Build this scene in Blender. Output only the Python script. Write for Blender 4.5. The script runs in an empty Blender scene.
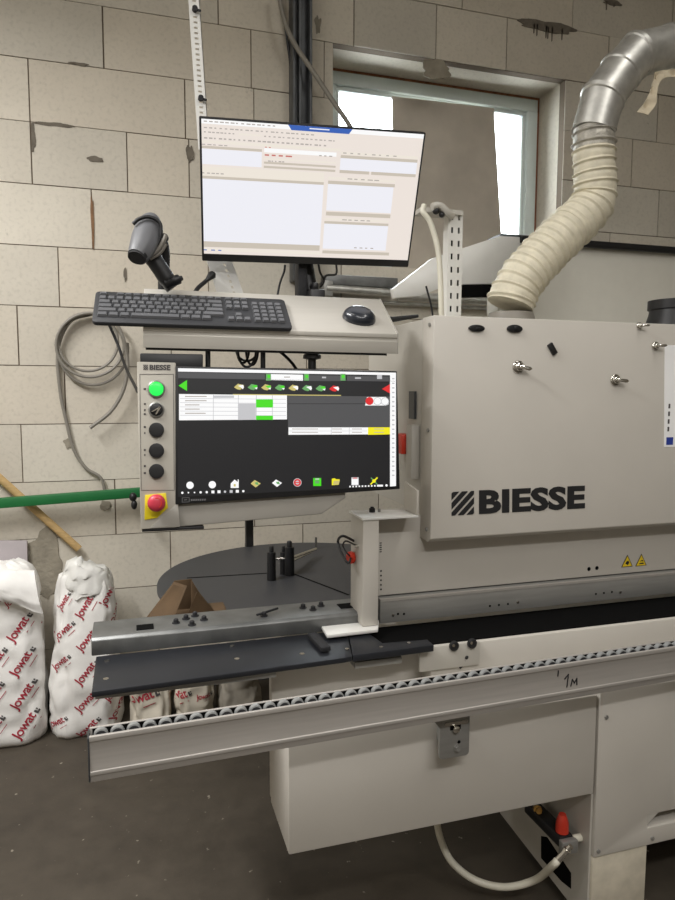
import bpy, bmesh, math, random
from mathutils import Vector, Matrix, Euler, noise
from mathutils.bvhtree import BVHTree
random.seed(7)
S = bpy.context.scene
COL = S.collection
R = math.radians
pi = math.pi

# ------------------------------------------------------------------ camera
CAM_H = 1.407
FPX = 676.0
YAW, PITCH, ROLL = R(17.0), R(5.2), R(0.2)
F_ = Vector((math.sin(YAW)*math.cos(PITCH), math.cos(YAW)*math.cos(PITCH), -math.sin(PITCH)))
R_ = Vector((math.cos(YAW), -math.sin(YAW), 0))
U_ = R_.cross(F_)
R_, U_ = R_*math.cos(ROLL)+U_*math.sin(ROLL), U_*math.cos(ROLL)-R_*math.sin(ROLL)
C_ = Vector((0, 0, CAM_H))
def ray(x, y): return F_ + R_*((x-337.5)/FPX) - U_*((y-450)/FPX)
def PY(x, y, Y): d = ray(x, y); return C_ + d*(Y/d.y)
def PZ(x, y, Z): d = ray(x, y); return C_ + d*((Z-CAM_H)/d.z)
def PX(x, y, X): d = ray(x, y); return C_ + d*(X/d.x)
def frame(pos, rx, ry, rz): return Matrix.Translation(Vector(pos)) @ Euler((R(rx), R(ry), R(rz))).to_matrix().to_4x4()
def loc(M, x, y, yo=0.0):
    """pixel -> local (x, z) on the plane y = yo of a real tilted frame"""
    n = (M.to_3x3() @ Vector((0, 1, 0))); p0 = M @ Vector((0, yo, 0))
    d = ray(x, y); t = (p0-C_).dot(n)/d.dot(n)
    q = M.inverted() @ (C_ + d*t)
    return q.x, q.z
cd = bpy.data.cameras.new('camera'); cam = bpy.data.objects.new('camera', cd); COL.objects.link(cam)
cd.sensor_fit = 'VERTICAL'; cd.sensor_height = 36; cd.lens = FPX/900*36
cam.matrix_world = Matrix(((R_.x, U_.x, -F_.x, 0), (R_.y, U_.y, -F_.y, 0), (R_.z, U_.z, -F_.z, CAM_H), (0, 0, 0, 1)))
cd.clip_start = .02
S.camera = cam

# ------------------------------------------------------------------ materials
def lin(c):
    return tuple(((v/255)/12.92 if v/255 <= .04045 else ((v/255+.055)/1.055)**2.4) for v in c)
MATS = {}
def mat(name, rgb, rough=.5, metal=0., var=.06, scale=18., bump=0., bscale=None, coat=0., stretch=None, spec=.5):
    m = bpy.data.materials.new(name); m.use_nodes = True; MATS[name] = m
    nt = m.node_tree; b = nt.nodes['Principled BSDF']
    c = lin(rgb)
    tc = nt.nodes.new('ShaderNodeTexCoord'); src = tc.outputs['Object']
    if stretch:
        mp = nt.nodes.new('ShaderNodeMapping'); mp.inputs['Scale'].default_value = stretch
        nt.links.new(src, mp.inputs['Vector']); src = mp.outputs['Vector']
    nz = nt.nodes.new('ShaderNodeTexNoise'); nz.inputs['Scale'].default_value = scale; nz.inputs['Detail'].default_value = 5
    nt.links.new(src, nz.inputs['Vector'])
    rp = nt.nodes.new('ShaderNodeValToRGB')
    rp.color_ramp.elements[0].position = .3; rp.color_ramp.elements[1].position = .7
    rp.color_ramp.elements[0].color = (*[v*(1-var) for v in c], 1); rp.color_ramp.elements[1].color = (*[min(1, v*(1+var)) for v in c], 1)
    nt.links.new(nz.outputs['Fac'], rp.inputs['Fac']); nt.links.new(rp.outputs['Color'], b.inputs['Base Color'])
    b.inputs['Roughness'].default_value = rough; b.inputs['Metallic'].default_value = metal
    b.inputs['Specular IOR Level'].default_value = spec
    if coat: b.inputs['Coat Weight'].default_value = coat
    if bump:
        n2 = nt.nodes.new('ShaderNodeTexNoise'); n2.inputs['Scale'].default_value = bscale or scale*3; n2.inputs['Detail'].default_value = 6
        nt.links.new(src, n2.inputs['Vector'])
        bp = nt.nodes.new('ShaderNodeBump'); bp.inputs['Strength'].default_value = bump; bp.inputs['Distance'].default_value = .01
        nt.links.new(n2.outputs['Fac'], bp.inputs['Height']); nt.links.new(bp.outputs['Normal'], b.inputs['Normal'])
    return m
def emit(name, rgb, k=1.0):
    m = bpy.data.materials.new(name); m.use_nodes = True; MATS[name] = m
    b = m.node_tree.nodes['Principled BSDF']
    b.inputs['Base Color'].default_value = (.01, .01, .01, 1); b.inputs['Roughness'].default_value = .35
    b.inputs['Emission Color'].default_value = (*lin(rgb), 1); b.inputs['Emission Strength'].default_value = k
    return m

# block wall: per-block tint attribute, pores, faint stains
def wall_mat():
    m = bpy.data.materials.new('aerated_block'); m.use_nodes = True
    nt = m.node_tree; b = nt.nodes['Principled BSDF']; L = nt.links.new
    at = nt.nodes.new('ShaderNodeAttribute'); at.attribute_name = 'tint'
    tc = nt.nodes.new('ShaderNodeTexCoord')
    n1 = nt.nodes.new('ShaderNodeTexNoise'); n1.inputs['Scale'].default_value = 2.2; n1.inputs['Detail'].default_value = 8; n1.inputs['Roughness'].default_value = .65
    n2 = nt.nodes.new('ShaderNodeTexNoise'); n2.inputs['Scale'].default_value = 60; n2.inputs['Detail'].default_value = 4
    n3 = nt.nodes.new('ShaderNodeTexNoise'); n3.inputs['Scale'].default_value = 9; n3.inputs['Detail'].default_value = 9; n3.inputs['Roughness'].default_value = .7
    mp = nt.nodes.new('ShaderNodeMapping'); mp.inputs['Scale'].default_value = (1.6, 1, 1); L(tc.outputs['Object'], mp.inputs['Vector'])
    L(tc.outputs['Object'], n1.inputs['Vector']); L(tc.outputs['Object'], n2.inputs['Vector']); L(mp.outputs['Vector'], n3.inputs['Vector'])
    r1 = nt.nodes.new('ShaderNodeMapRange'); r1.inputs[1].default_value = .25; r1.inputs[2].default_value = .75; r1.inputs[3].default_value = .9; r1.inputs[4].default_value = 1.06
    L(n1.outputs['Fac'], r1.inputs[0])
    r2 = nt.nodes.new('ShaderNodeMapRange'); r2.inputs[1].default_value = .3; r2.inputs[2].default_value = .5; r2.inputs[3].default_value = .9; r2.inputs[4].default_value = 1.0
    L(n2.outputs['Fac'], r2.inputs[0])
    r3 = nt.nodes.new('ShaderNodeMapRange'); r3.inputs[1].default_value = .26; r3.inputs[2].default_value = .33; r3.inputs[3].default_value = .55; r3.inputs[4].default_value = 1.0
    L(n3.outputs['Fac'], r3.inputs[0])
    m1 = nt.nodes.new('ShaderNodeMath'); m1.operation = 'MULTIPLY'; L(r1.outputs[0], m1.inputs[0]); L(r2.outputs[0], m1.inputs[1])
    m2 = nt.nodes.new('ShaderNodeMath'); m2.operation = 'MULTIPLY'; L(m1.outputs[0], m2.inputs[0]); L(r3.outputs[0], m2.inputs[1])
    vm = nt.nodes.new('ShaderNodeVectorMath'); vm.operation = 'SCALE'; L(at.outputs['Color'], vm.inputs[0]); L(m2.outputs[0], vm.inputs['Scale'])
    L(vm.outputs[0], b.inputs['Base Color']); b.inputs['Roughness'].default_value = .95; b.inputs['Specular IOR Level'].default_value = .1
    bp = nt.nodes.new('ShaderNodeBump'); bp.inputs['Strength'].default_value = .25; bp.inputs['Distance'].default_value = .004
    L(n2.outputs['Fac'], bp.inputs['Height']); L(bp.outputs['Normal'], b.inputs['Normal'])
    return m
BLOCK = wall_mat()
MORTAR = mat('mortar', (112, 100, 86), .95, bump=.4)
def floor_mat():
    m = bpy.data.materials.new('concrete_floor'); m.use_nodes = True
    nt = m.node_tree; b = nt.nodes['Principled BSDF']; L = nt.links.new
    tc = nt.nodes.new('ShaderNodeTexCoord')
    def nz(s, d=8, ro=.6):
        n = nt.nodes.new('ShaderNodeTexNoise'); n.inputs['Scale'].default_value = s; n.inputs['Detail'].default_value = d; n.inputs['Roughness'].default_value = ro
        L(tc.outputs['Object'], n.inputs['Vector']); return n
    a = nz(2.0); s = nz(13, 10, .7); sp = nz(38, 3, .5)
    rp = nt.nodes.new('ShaderNodeValToRGB'); e = rp.color_ramp.elements
    e[0].position = .3; e[0].color = (*lin((55, 49, 41)), 1); e[1].position = .72; e[1].color = (*lin((86, 78, 67)), 1)
    ad = nt.nodes.new('ShaderNodeMath'); ad.operation = 'ADD'
    h = nt.nodes.new('ShaderNodeMath'); h.operation = 'MULTIPLY'; h.inputs[1].default_value = .5; L(s.outputs['Fac'], h.inputs[0])
    h2 = nt.nodes.new('ShaderNodeMath'); h2.operation = 'MULTIPLY'; h2.inputs[1].default_value = .5; L(a.outputs['Fac'], h2.inputs[0])
    L(h.outputs[0], ad.inputs[0]); L(h2.outputs[0], ad.inputs[1]); L(ad.outputs[0], rp.inputs['Fac'])
    r2 = nt.nodes.new('ShaderNodeMapRange'); r2.inputs[1].default_value = .70; r2.inputs[2].default_value = .76; L(sp.outputs['Fac'], r2.inputs[0])
    mx = nt.nodes.new('ShaderNodeMix'); mx.data_type = 'RGBA'; L(r2.outputs[0], mx.inputs[0]); L(rp.outputs['Color'], mx.inputs[6]); mx.inputs[7].default_value = (*lin((150, 142, 128)), 1)
    L(mx.outputs[2], b.inputs['Base Color'])
    r3 = nt.nodes.new('ShaderNodeMapRange'); r3.inputs[3].default_value = .45; r3.inputs[4].default_value = .8; L(s.outputs['Fac'], r3.inputs[0]); L(r3.outputs[0], b.inputs['Roughness'])
    bp = nt.nodes.new('ShaderNodeBump'); bp.inputs['Strength'].default_value = .2; bp.inputs['Distance'].default_value = .005
    L(s.outputs['Fac'], bp.inputs['Height']); L(bp.outputs['Normal'], b.inputs['Normal'])
    return m
FLOOR = floor_mat()
PLASTER = mat('grey_plaster', (205, 200, 190), .9, bump=.2)
PAINT = mat('machine_paint', (196, 191, 182), .42, var=.025, scale=6)
PAINT2 = mat('machine_paint_side', (188, 184, 175), .45, var=.03, scale=6)
WORN = mat('worn_paint', (198, 190, 172), .6, var=.12, scale=25)
WHITEP = mat('white_powder_coat', (226, 225, 220), .4, var=.02)
ALU = mat('aluminium', (174, 169, 163), .5, .35, var=.06, scale=30, stretch=(.15, 4, 4))
ALUD = mat('brushed_steel', (152, 151, 147), .42, .45, var=.1, scale=22, stretch=(.3, 3, 3))
GUIDE = mat('zinc_guide', (112, 113, 112), .4, .45, var=.28, scale=14)
GALV = mat('galvanised', (196, 195, 190), .42, .8, var=.16, scale=26)
RIM = mat('roller_rim', (150, 152, 152), .35, .3)
CHROME = mat('chrome', (215, 212, 205), .16, 1., var=.02)
BLACK = mat('black_plastic', (26, 26, 28), .45, var=.1)
KEYB = mat('keyboard_black', (46, 47, 50), .5, var=.08)
KEYC = mat('keycap_lit', (92, 93, 96), .4, var=.06)  # black keys raised to grey: reflected light put into the colour
DARK = mat('dark_rubber', (32, 32, 35), .7, var=.2, scale=60, bump=.2)
PLATE = mat('black_anodised', (40, 42, 47), .42, .3, var=.08, scale=10)
DISC = mat('dark_laminate', (58, 59, 62), .5, var=.06, scale=5)
SEAM = mat('seam_black', (10, 10, 10), .9, spec=.1)
CONS = mat('console_grey', (178, 173, 162), .45, var=.03)
CONSD = mat('console_frame', (160, 156, 148), .5, var=.03)  # console grey darkened: the lower frame's shade put into the colour
SHELF = mat('shelf_alu', (205, 201, 192), .42, .35, var=.03, stretch=(.2, 3, 3))
HOSE = mat('flex_hose', (212, 205, 184), .6, var=.12, scale=30, bump=.15)
HOSE2 = mat('grey_taped_hose', (172, 168, 158), .4, .35, var=.3, scale=40, bump=.4)
RED = mat('red_plastic', (204, 56, 34), .4)
ESTOP = mat('estop_pink', (196, 58, 76), .38)
YEL = mat('yellow_plate', (226, 205, 30), .5, var=.02)
GREENBAR = mat('green_paint', (22, 104, 52), .5)
WOOD = mat('pale_wood', (186, 156, 106), .7, var=.15, scale=30, stretch=(.3, 6, 6))
CARD = mat('cardboard', (90, 70, 47), .85, var=.14, scale=20)
BAG = mat('woven_white', (236, 234, 230), .62, var=.03, scale=14, bump=.06)
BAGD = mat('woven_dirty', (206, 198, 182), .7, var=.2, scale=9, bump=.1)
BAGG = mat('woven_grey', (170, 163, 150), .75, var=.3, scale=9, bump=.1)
INKR = mat('red_ink', (164, 30, 52), .6, var=.06)
INKG = mat('grey_ink', (74, 70, 70), .6)
INKB = mat('black_ink', (30, 30, 32), .55)
CABLEG = mat('grey_cable', (132, 127, 118), .5)
CABLEW = mat('white_hose', (216, 212, 196), .45)
PVC = mat('window_pvc', (214, 224, 222), .4, var=.02)
FOAM = mat('mounting_foam', (142, 92, 66), .9, var=.3, scale=30, bump=.5)
BOARD = mat('grey_board', (190, 181, 168), .8, var=.1, scale=7)
BOARD2 = mat('lilac_board', (176, 168, 170), .7)
STUD = mat('dark_steel', (84, 86, 88), .45, .5, var=.2)
WPANEL = mat('white_panel', (218, 215, 204), .5, var=.02)
PAPER = mat('paper', (250, 250, 250), .7, var=.01)
BLUE = mat('blue_ink', (40, 62, 150), .6)
BRASS = mat('brass', (190, 150, 84), .3, .9)
REDT = mat('red_regulator', (196, 54, 36), .35)
WYEL = mat('warning_yellow', (232, 200, 40), .5, var=.01)
PATCH = mat('mortar_patch', (150, 143, 128), .95, var=.15, scale=20, bump=.4)
PATCHD = mat('mortar_dark', (110, 103, 92), .95, var=.2, scale=20, bump=.4)
CHIP = mat('brown_chip', (128, 98, 72), .95, var=.3, scale=30)
CLOTH = mat('beige_cloth', (196, 184, 160), .85, var=.1)
e_white = emit('ui_white', (250, 250, 250), 1.0)
e_lgrey = emit('ui_light_grey', (205, 205, 208), .9)
e_dark = emit('ui_dark', (28, 29, 32), .9)
e_black = emit('ui_black', (17, 18, 23), .9)
e_grey = emit('ui_grey', (82, 82, 84), .9)
e_green = emit('ui_green', (70, 225, 20), .95)
e_green2 = emit('ui_green_dull', (110, 175, 105), .9)
e_yel = emit('ui_yellow', (250, 240, 20), .95)
e_tan = emit('ui_yellow_icon', (214, 200, 120), .9)
e_red = emit('ui_red', (228, 40, 44), .95)
e_blue = emit('ui_blue', (62, 104, 190), .9)
e_beige = emit('ui_beige', (236, 226, 218), 1.0)
e_cream = emit('ui_cream', (240, 232, 220), .97)
e_lav = emit('ui_lavender', (238, 238, 245), 1.0)
e_tanb = emit('ui_tan_bar', (208, 198, 184), .93)
e_text = emit('ui_text', (186, 178, 172), .9)
e_lamp = emit('lamp_green', (40, 245, 90), 1.15)
def glass_mat():
    m = bpy.data.materials.new('window_glass'); m.use_nodes = True; nt = m.node_tree
    nt.nodes.remove(nt.nodes['Principled BSDF']); o = nt.nodes['Material Output']
    t = nt.nodes.new('ShaderNodeBsdfTransparent'); t.inputs[0].default_value = (.95, .97, .97, 1)
    g = nt.nodes.new('ShaderNodeBsdfGlossy'); g.inputs['Roughness'].default_value = .03
    fr = nt.nodes.new('ShaderNodeFresnel'); fr.inputs[0].default_value = 1.25
    mx = nt.nodes.new('ShaderNodeMixShader'); nt.links.new(fr.outputs[0], mx.inputs[0]); nt.links.new(t.outputs[0], mx.inputs[1]); nt.links.new(g.outputs[0], mx.inputs[2])
    nt.links.new(mx.outputs[0], o.inputs['Surface'])
    return m
GLASS = glass_mat()

# ------------------------------------------------------------------ mesh builder
def catmull(pts, n=8, closed=False):
    P = [Vector(p) for p in pts]; out = []
    m = len(P); rng = m if closed else m-1
    for i in range(rng):
        p1, p2 = P[i], P[(i+1) % m]
        p0 = P[i-1] if (i > 0 or closed) else p1*2-p2
        p3 = P[(i+2) % m] if (i+2 < m or closed) else p2*2-p1
        for k in range(n):
            t = k/n
            out.append(.5*((2*p1)+(p2-p0)*t+(2*p0-5*p1+4*p2-p3)*t*t+(3*p1-p0-3*p2+p3)*t**3))
    if not closed: out.append(P[-1])
    return out
OFF = {}
class MB:
    def __init__(s): s.bm = bmesh.new(); s.m = 0; s.tint = None
    def f(s, vs, m=None):
        try:
            fc = s.bm.faces.new(vs); fc.material_index = s.m if m is None else m; return fc
        except ValueError: return None
    def v(s, p): return s.bm.verts.new(p)
    def box(s, x0, x1, y0, y1, z0, z1, m=None):
        V = [s.v((x, y, z)) for z in (z0, z1) for y in (y0, y1) for x in (x0, x1)]
        return [s.f([V[i] for i in q], m) for q in ((0, 2, 3, 1), (4, 5, 7, 6), (0, 1, 5, 4), (2, 6, 7, 3), (0, 4, 6, 2), (1, 3, 7, 5))]
    def prism(s, poly, vec, m=None):
        a = [s.v(p) for p in poly]; d = Vector(vec); b = [s.v(Vector(p)+d) for p in poly]; n = len(a)
        s.f(a[::-1], m); s.f(b, m)
        for i in range(n): s.f([a[i], a[(i+1) % n], b[(i+1) % n], b[i]], m)
    def quad(s, a, b, c, d, m=None): s.f([s.v(p) for p in (a, b, c, d)], m)
    def poly(s, pts, m=None): s.f([s.v(p) for p in pts], m)
    def tube(s, pts, r, seg=10, m=None, cap=True, closed=False, squash=None):
        P = [Vector(p) for p in pts]; n = len(P); rings = []
        rr = r if isinstance(r, (list, tuple)) else [r]*n
        t0 = (P[1]-P[0]).normalized(); up = Vector((0, 0, 1)) if abs(t0.z) < .9 else Vector((0, 1, 0))
        nrm = (up - t0*up.dot(t0)).normalized()
        for i in range(n):
            if closed: t = (P[(i+1) % n]-P[i-1]).normalized()
            else: t = (P[min(i+1, n-1)]-P[max(i-1, 0)]).normalized()
            nrm = (nrm - t*nrm.dot(t)).normalized(); bn = t.cross(nrm)
            a, b = (1, 1) if not squash else squash
            rings.append([s.v(P[i]+(nrm*math.cos(2*pi*k/seg)*a+bn*math.sin(2*pi*k/seg)*b)*rr[i]) for k in range(seg)])
        for i in range(n if closed else n-1):
            A, B = rings[i], rings[(i+1) % n]
            for k in range(seg): s.f([A[k], A[(k+1) % seg], B[(k+1) % seg], B[k]], m)
        if cap and not closed: s.f(rings[0][::-1], m); s.f(rings[-1], m)
    def cyl(s, p0, p1, r, seg=20, r2=None, m=None): s.tube([p0, p1], [r, r if r2 is None else r2], seg, m)
    def lathe(s, c, ax, prof, seg=24, m=None):
        """prof: list of (distance along ax, radius)"""
        ax = Vector(ax).normalized(); c = Vector(c)
        s.tube_r([c+ax*d for d, _ in prof], [max(r, 1e-4) for _, r in prof], ax, seg, m)
    def tube_r(s, P, rr, ax, seg, m):
        up = Vector((0, 0, 1)) if abs(ax.z) < .9 else Vector((0, 1, 0)); nr = (up-ax*up.dot(ax)).normalized(); bn = ax.cross(nr)
        rings = [[s.v(p+(nr*math.cos(2*pi*k/seg)+bn*math.sin(2*pi*k/seg))*r) for k in range(seg)] for p, r in zip(P, rr)]
        for A, B in zip(rings, rings[1:]):
            for k in range(seg): s.f([A[k], A[(k+1) % seg], B[(k+1) % seg], B[k]], m)
        s.f(rings[0][::-1], m); s.f(rings[-1], m)
    def sph(s, c, r, sc=(1, 1, 1), m=None, u=16, v=10):
        c = Vector(c); ring = []
        for j in range(1, v):
            th = pi*j/v
            ring.append([s.v(c+Vector((r*sc[0]*math.sin(th)*math.cos(2*pi*k/u), r*sc[1]*math.sin(th)*math.sin(2*pi*k/u), r*sc[2]*math.cos(th)))) for k in range(u)])
        t = s.v(c+Vector((0, 0, r*sc[2]))); b = s.v(c-Vector((0, 0, r*sc[2])))
        for k in range(u):
            s.f([t, ring[0][k], ring[0][(k+1) % u]], m); s.f([b, ring[-1][(k+1) % u], ring[-1][k]], m)
        for A, B in zip(ring, ring[1:]):
            for k in range(u): s.f([A[k], B[k], B[(k+1) % u], A[(k+1) % u]], m)
    def build(s, name, mats, parent=None, M=None, bevel=0, segs=2, sharp=38, kind=None, label=None, noise_=None):
        bm = s.bm
        if M is not None: bm.transform(M)
        bmesh.ops.recalc_face_normals(bm, faces=bm.faces[:])
        if bevel:
            es = [e for e in bm.edges if len(e.link_faces) == 2 and e.calc_face_angle(0) > R(32)]
            bmesh.ops.bevel(bm, geom=es, offset=bevel, segments=segs, profile=.5, affect='EDGES', clamp_overlap=True)
        o = OFF.get(parent.name, Vector()) if parent else Vector()
        if o.length: bmesh.ops.translate(bm, verts=bm.verts[:], vec=-o)
        me = bpy.data.meshes.new(name); bm.to_mesh(me); bm.free()
        for mm in (mats if isinstance(mats, (list, tuple)) else [mats]): me.materials.append(mm)
        for p in me.polygons: p.use_smooth = True
        me.set_sharp_from_angle(angle=R(sharp))
        ob = bpy.data.objects.new(name, me); COL.objects.link(ob)
        if parent: ob.parent = parent; OFF[ob.name] = o.copy()
        if kind: ob['kind'] = kind
        if label: ob['label'] = label
        return ob
def thing(name, label, cat, at=(0, 0, 0), group=None):
    o = bpy.data.objects.new(name, None); COL.objects.link(o); o.location = at
    o.empty_display_size = .05
    o['label'] = label; o['category'] = cat
    if group: o['group'] = group
    OFF[o.name] = Vector(at); return o
def tag(o, label, cat, group=None):
    o['label'] = label; o['category'] = cat
    if group: o['group'] = group
    return o

# text -> flat polygons normalised to width 1 (baseline at 0)
def text_polys(s, off=0.0, spacing=1.0):
    cu = bpy.data.curves.new('t', 'FONT'); cu.body = s; cu.offset = off; cu.resolution_u = 3; cu.space_character = spacing
    ob = bpy.data.objects.new('t', cu); COL.objects.link(ob)
    bpy.context.view_layer.update()
    me = bpy.data.meshes.new_from_object(ob.evaluated_get(bpy.context.evaluated_depsgraph_get()))
    V = [v.co.copy() for v in me.vertices]; Fc = [tuple(p.vertices) for p in me.polygons]
    bpy.data.objects.remove(ob); bpy.data.curves.remove(cu); bpy.data.meshes.remove(me)
    x0 = min(v.x for v in V); x1 = max(v.x for v in V); y0 = min(v.y for v in V); y1 = max(v.y for v in V)
    return [((v.x-x0)/(x1-x0), (v.y-y0)/(y1-y0)) for v in V], Fc, (y1-y0)/(x1-x0)
def put_text(mb, tp, fn, m=None):
    V, Fc, _ = tp; vs = [mb.v(fn(a, b)) for a, b in V]
    for f in Fc: mb.f([vs[i] for i in f], m)
def emblem(mb, fn, m=None):
    """square mark of diagonal stripes, fn maps (0..1, 0..1)"""
    for k in range(5):
        a, b = -.95+k*.4, -.95+k*.4+.29        # stripes y - x in [a, b]
        pts = []
        n = 24
        for i in range(n+1):
            x = i/n
            lo, hi = max(0, x+a), min(1, x+b)
            if hi > lo+1e-4: pts.append((x, lo, hi))
        for (xa, la, ha), (xb, lb, hb) in zip(pts, pts[1:]):
            mb.poly([fn(xa, la), fn(xb, lb), fn(xb, hb), fn(xa, ha)], m)

# ------------------------------------------------------------------ setting
D = 3.15
WX0, WX1, WZ0, WZ1 = .935, 2.19, 2.0, 3.0
XL, XR, YF, ZC = -3.2, 5.2, -4.5, 4.3
def build_wall():
    mb = MB(); lay = mb.bm.loops.layers.float_color.new('tint')
    base = lin((208, 201, 187))
    known = {3.0: [.408, 1.454, 1.84, 2.446], 2.75: [-.075, .552, .892, 1.786, 2.407, 2.777], 2.5: [-.37, .2585, .563, .825, 2.62], 2.25: [-.37, .01, .272, .90, 2.81],
             2.0: [-.14, .5, 2.5], 1.75: [-.28, .35], 1.5: [-.447, -.27+.45], 1.25: [-.27], 1.0: [-.45], .75: [-.076], .5: [.16], .25: [-.3], 0.: [.1]}
    random.seed(3)
    def paint(fs, k, warm=0):
        for f in fs:
            if f:
                for l in f.loops: l[lay] = (base[0]*k*(1+warm), base[1]*k, base[2]*k*(1-warm), 1)
    for ci in range(18):
        z = ci*.25
        js = list(known.get(z, [random.uniform(-.3, .3)]))
        while js[0] > XL: js.insert(0, js[0]-.628)
        while js[-1] < XR: js.append(js[-1]+.628)
        full = [js[0]]
        for j in js[1:]:
            while j-full[-1] > .95: full.append(full[-1]+.628)
            full.append(j)
        for a, b in zip(full, full[1:]):
            a2, b2 = max(a, XL), min(b, XR)
            segs = [(a2, b2)]
            if z >= WZ0-.01 and z < WZ1-.01:
                segs = [(a2, min(b2, WX0)), (max(a2, WX1), b2)]
            for p, q in segs:
                if q-p < .02: continue
                dy = random.uniform(-.0025, .002); g = .0021; dz = random.uniform(-.0008, .0008)
                ea = 0 if p in (WX1, XL) else g; eb = 0 if q in (WX0, XR) else g
                fs = mb.box(p+ea+random.uniform(0, .001), q-eb-random.uniform(0, .001), D+dy, 3.21, z+g+dz, z+.25-g*.8+dz, 0)
                paint(fs, random.uniform(.93, 1.05), random.uniform(-.012, .02))
    # dark joints just behind the faces, then the wall's core
    for y0, y1, m in ((D+.005, 3.2, 1), (3.2, 3.47, 0)):
        fs = mb.box(XL, WX0, y0, y1, 0, 4.5, m)+mb.box(WX1, XR, y0, y1, 0, 4.5, m)+mb.box(WX0, WX1, y0, y1, 0, WZ0, m)+mb.box(WX0, WX1, y0, y1, WZ1, 4.5, m)
        paint(fs, 1.04)
    w = mb.build('wall_back', [BLOCK, MORTAR], kind='structure', sharp=20)
    return w
wall = build_wall()
def blob(cx, cy, rx, ry, seed, mat_, drips=0):
    """mortar smear lying on the wall, given by its picture centre and half sizes in px"""
    mb = MB(); c = PY(cx, cy, D-.003-.0003*(int(seed*10) % 7)); sx = abs(PY(cx+rx, cy, D).x-PY(cx, cy, D).x); sz = abs(PY(cx, cy+ry, D).z-PY(cx, cy, D).z)
    pts = []; n = 40
    for k in range(n):
        a = 2*pi*k/n; q = 1+.35*noise.noise(Vector((math.cos(a)*1.5+seed, math.sin(a)*1.5, seed*.7)))*1.6+.12*noise.noise(Vector((math.cos(a)*6, math.sin(a)*6, seed)))
        pts.append((c.x+math.cos(a)*sx*q, c.y, c.z+math.sin(a)*sz*q))
    mb.prism(pts, (0, .006, 0))
    for i in range(drips):
        x = c.x+random.uniform(-.7, .7)*sx; l = random.uniform(.4, 1.)*sz*3.2
        mb.prism([(x-.004, c.y, c.z), (x+.005, c.y, c.z), (x+.003, c.y, c.z-l), (x-.001, c.y, c.z-l*1.05)], (0, .006, 0))
    mb.build('mortar_patch', mat_, wall, kind='structure')
random.seed(11)
blob(47, 566, 17, 30, 1.3, PATCH); blob(38, 545, 12, 6, 4.4, PATCH)
blob(548, 26, 24, 5, 2.2, PATCHD, 6); blob(612, 2, 9, 3, 7.1, PATCHD, 2)
blob(52, 124, 18, 2.2, 9.2, PATCHD); blob(33, 138, 2.2, 14, 5.2, PATCHD); blob(96, 159, 7, 2.3, 6.2, PATCHD); blob(92.5, 222, 1.3, 26, 3.3, CHIP)
blob(80, 64, 9, 1.5, 8.3, PATCHD); blob(125, 275, 1.5, 6, 1.1, PATCHD); blob(68, 443, 4, 5, 2.7, PATCH); blob(105, 505, 5, 4, 1.9, PATCH); blob(190, 153, 3, 8, 3.6, PATCHD); blob(318, 24, 3, 9, 2.9, PATCH); blob(436, 70, 14, 9, 5.5, PATCH)
def structbox(name, x0, x1, y0, y1, z0, z1, m):
    mb = MB(); mb.box(x0, x1, y0, y1, z0, z1); return mb.build(name, m, kind='structure')
structbox('floor', XL, XR, YF, D+.3, -.1, 0, FLOOR)
structbox('ceiling', XL, XR, YF, D+.3, ZC, ZC+.1, PLASTER)
structbox('wall_left', XL-.1, XL, YF, D+.3, 0, ZC, PLASTER)
structbox('wall_right', XR, XR+.1, YF, D+.3, 0, ZC, PLASTER)
structbox('wall_front', XL, XR, YF-.1, YF, 0, ZC, PLASTER)
structbox('baseboard_back', XL, XR, D-.022, D-.001, 0, .085, STUD)

# window
win = bpy.data.objects.new('window_1', None); COL.objects.link(win); win['kind'] = 'structure'; OFF['window_1'] = Vector()
def ring(mb, x0, x1, z0, z1, w, y0, y1, m=None):
    mb.box(x0, x1, y0, y1, z1-w, z1, m); mb.box(x0, x1, y0, y1, z0, z0+w, m)
    mb.box(x0, x0+w, y0, y1, z0+w, z1-w, m); mb.box(x1-w, x1, y0, y1, z0+w, z1-w, m)
mb = MB(); ring(mb, WX0, WX1, WZ0, WZ1, .022, 3.385, 3.43); mb.build('mounting_foam', FOAM, win)
mb = MB(); ring(mb, WX0+.018, WX1-.018, WZ0+.018, WZ1-.018, .062, 3.37, 3.44); mb.build('window_frame', PVC, win, bevel=.004)
mb = MB(); ring(mb, WX0+.08, WX1-.08, WZ0+.08, WZ1-.08, .022, 3.388, 3.43); mb.build('sash', PVC, win, bevel=.004)
mb = MB(); mb.box(WX0+.10, WX1-.10, 3.40, 3.406, WZ0+.10, WZ1-.10); mb.build('window_glass', GLASS, win)

# board leaning in the window opening
p = [PY(393, 96, 3.35), PY(494, 108, 3.35), PY(502, 240, 3.35), PY(393, 240, 3.35)]
p[2].z = p[3].z = WZ0+.001; p[2].x += .02
mb = MB(); mb.prism(p, (0, .016, 0)); mb.prism([q+Vector((-.004 if i in (0, 3) else .004, .004, .0)) for i, q in enumerate([p[0], p[1], p[1]-Vector((0, 0, .012)), p[0]-Vector((0, 0, .012))])], (0, .008, 0))
tag(mb.build('grey_board', BOARD, bevel=.002), 'grey-brown board leaning in the window opening against the bright pane', 'board')

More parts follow.
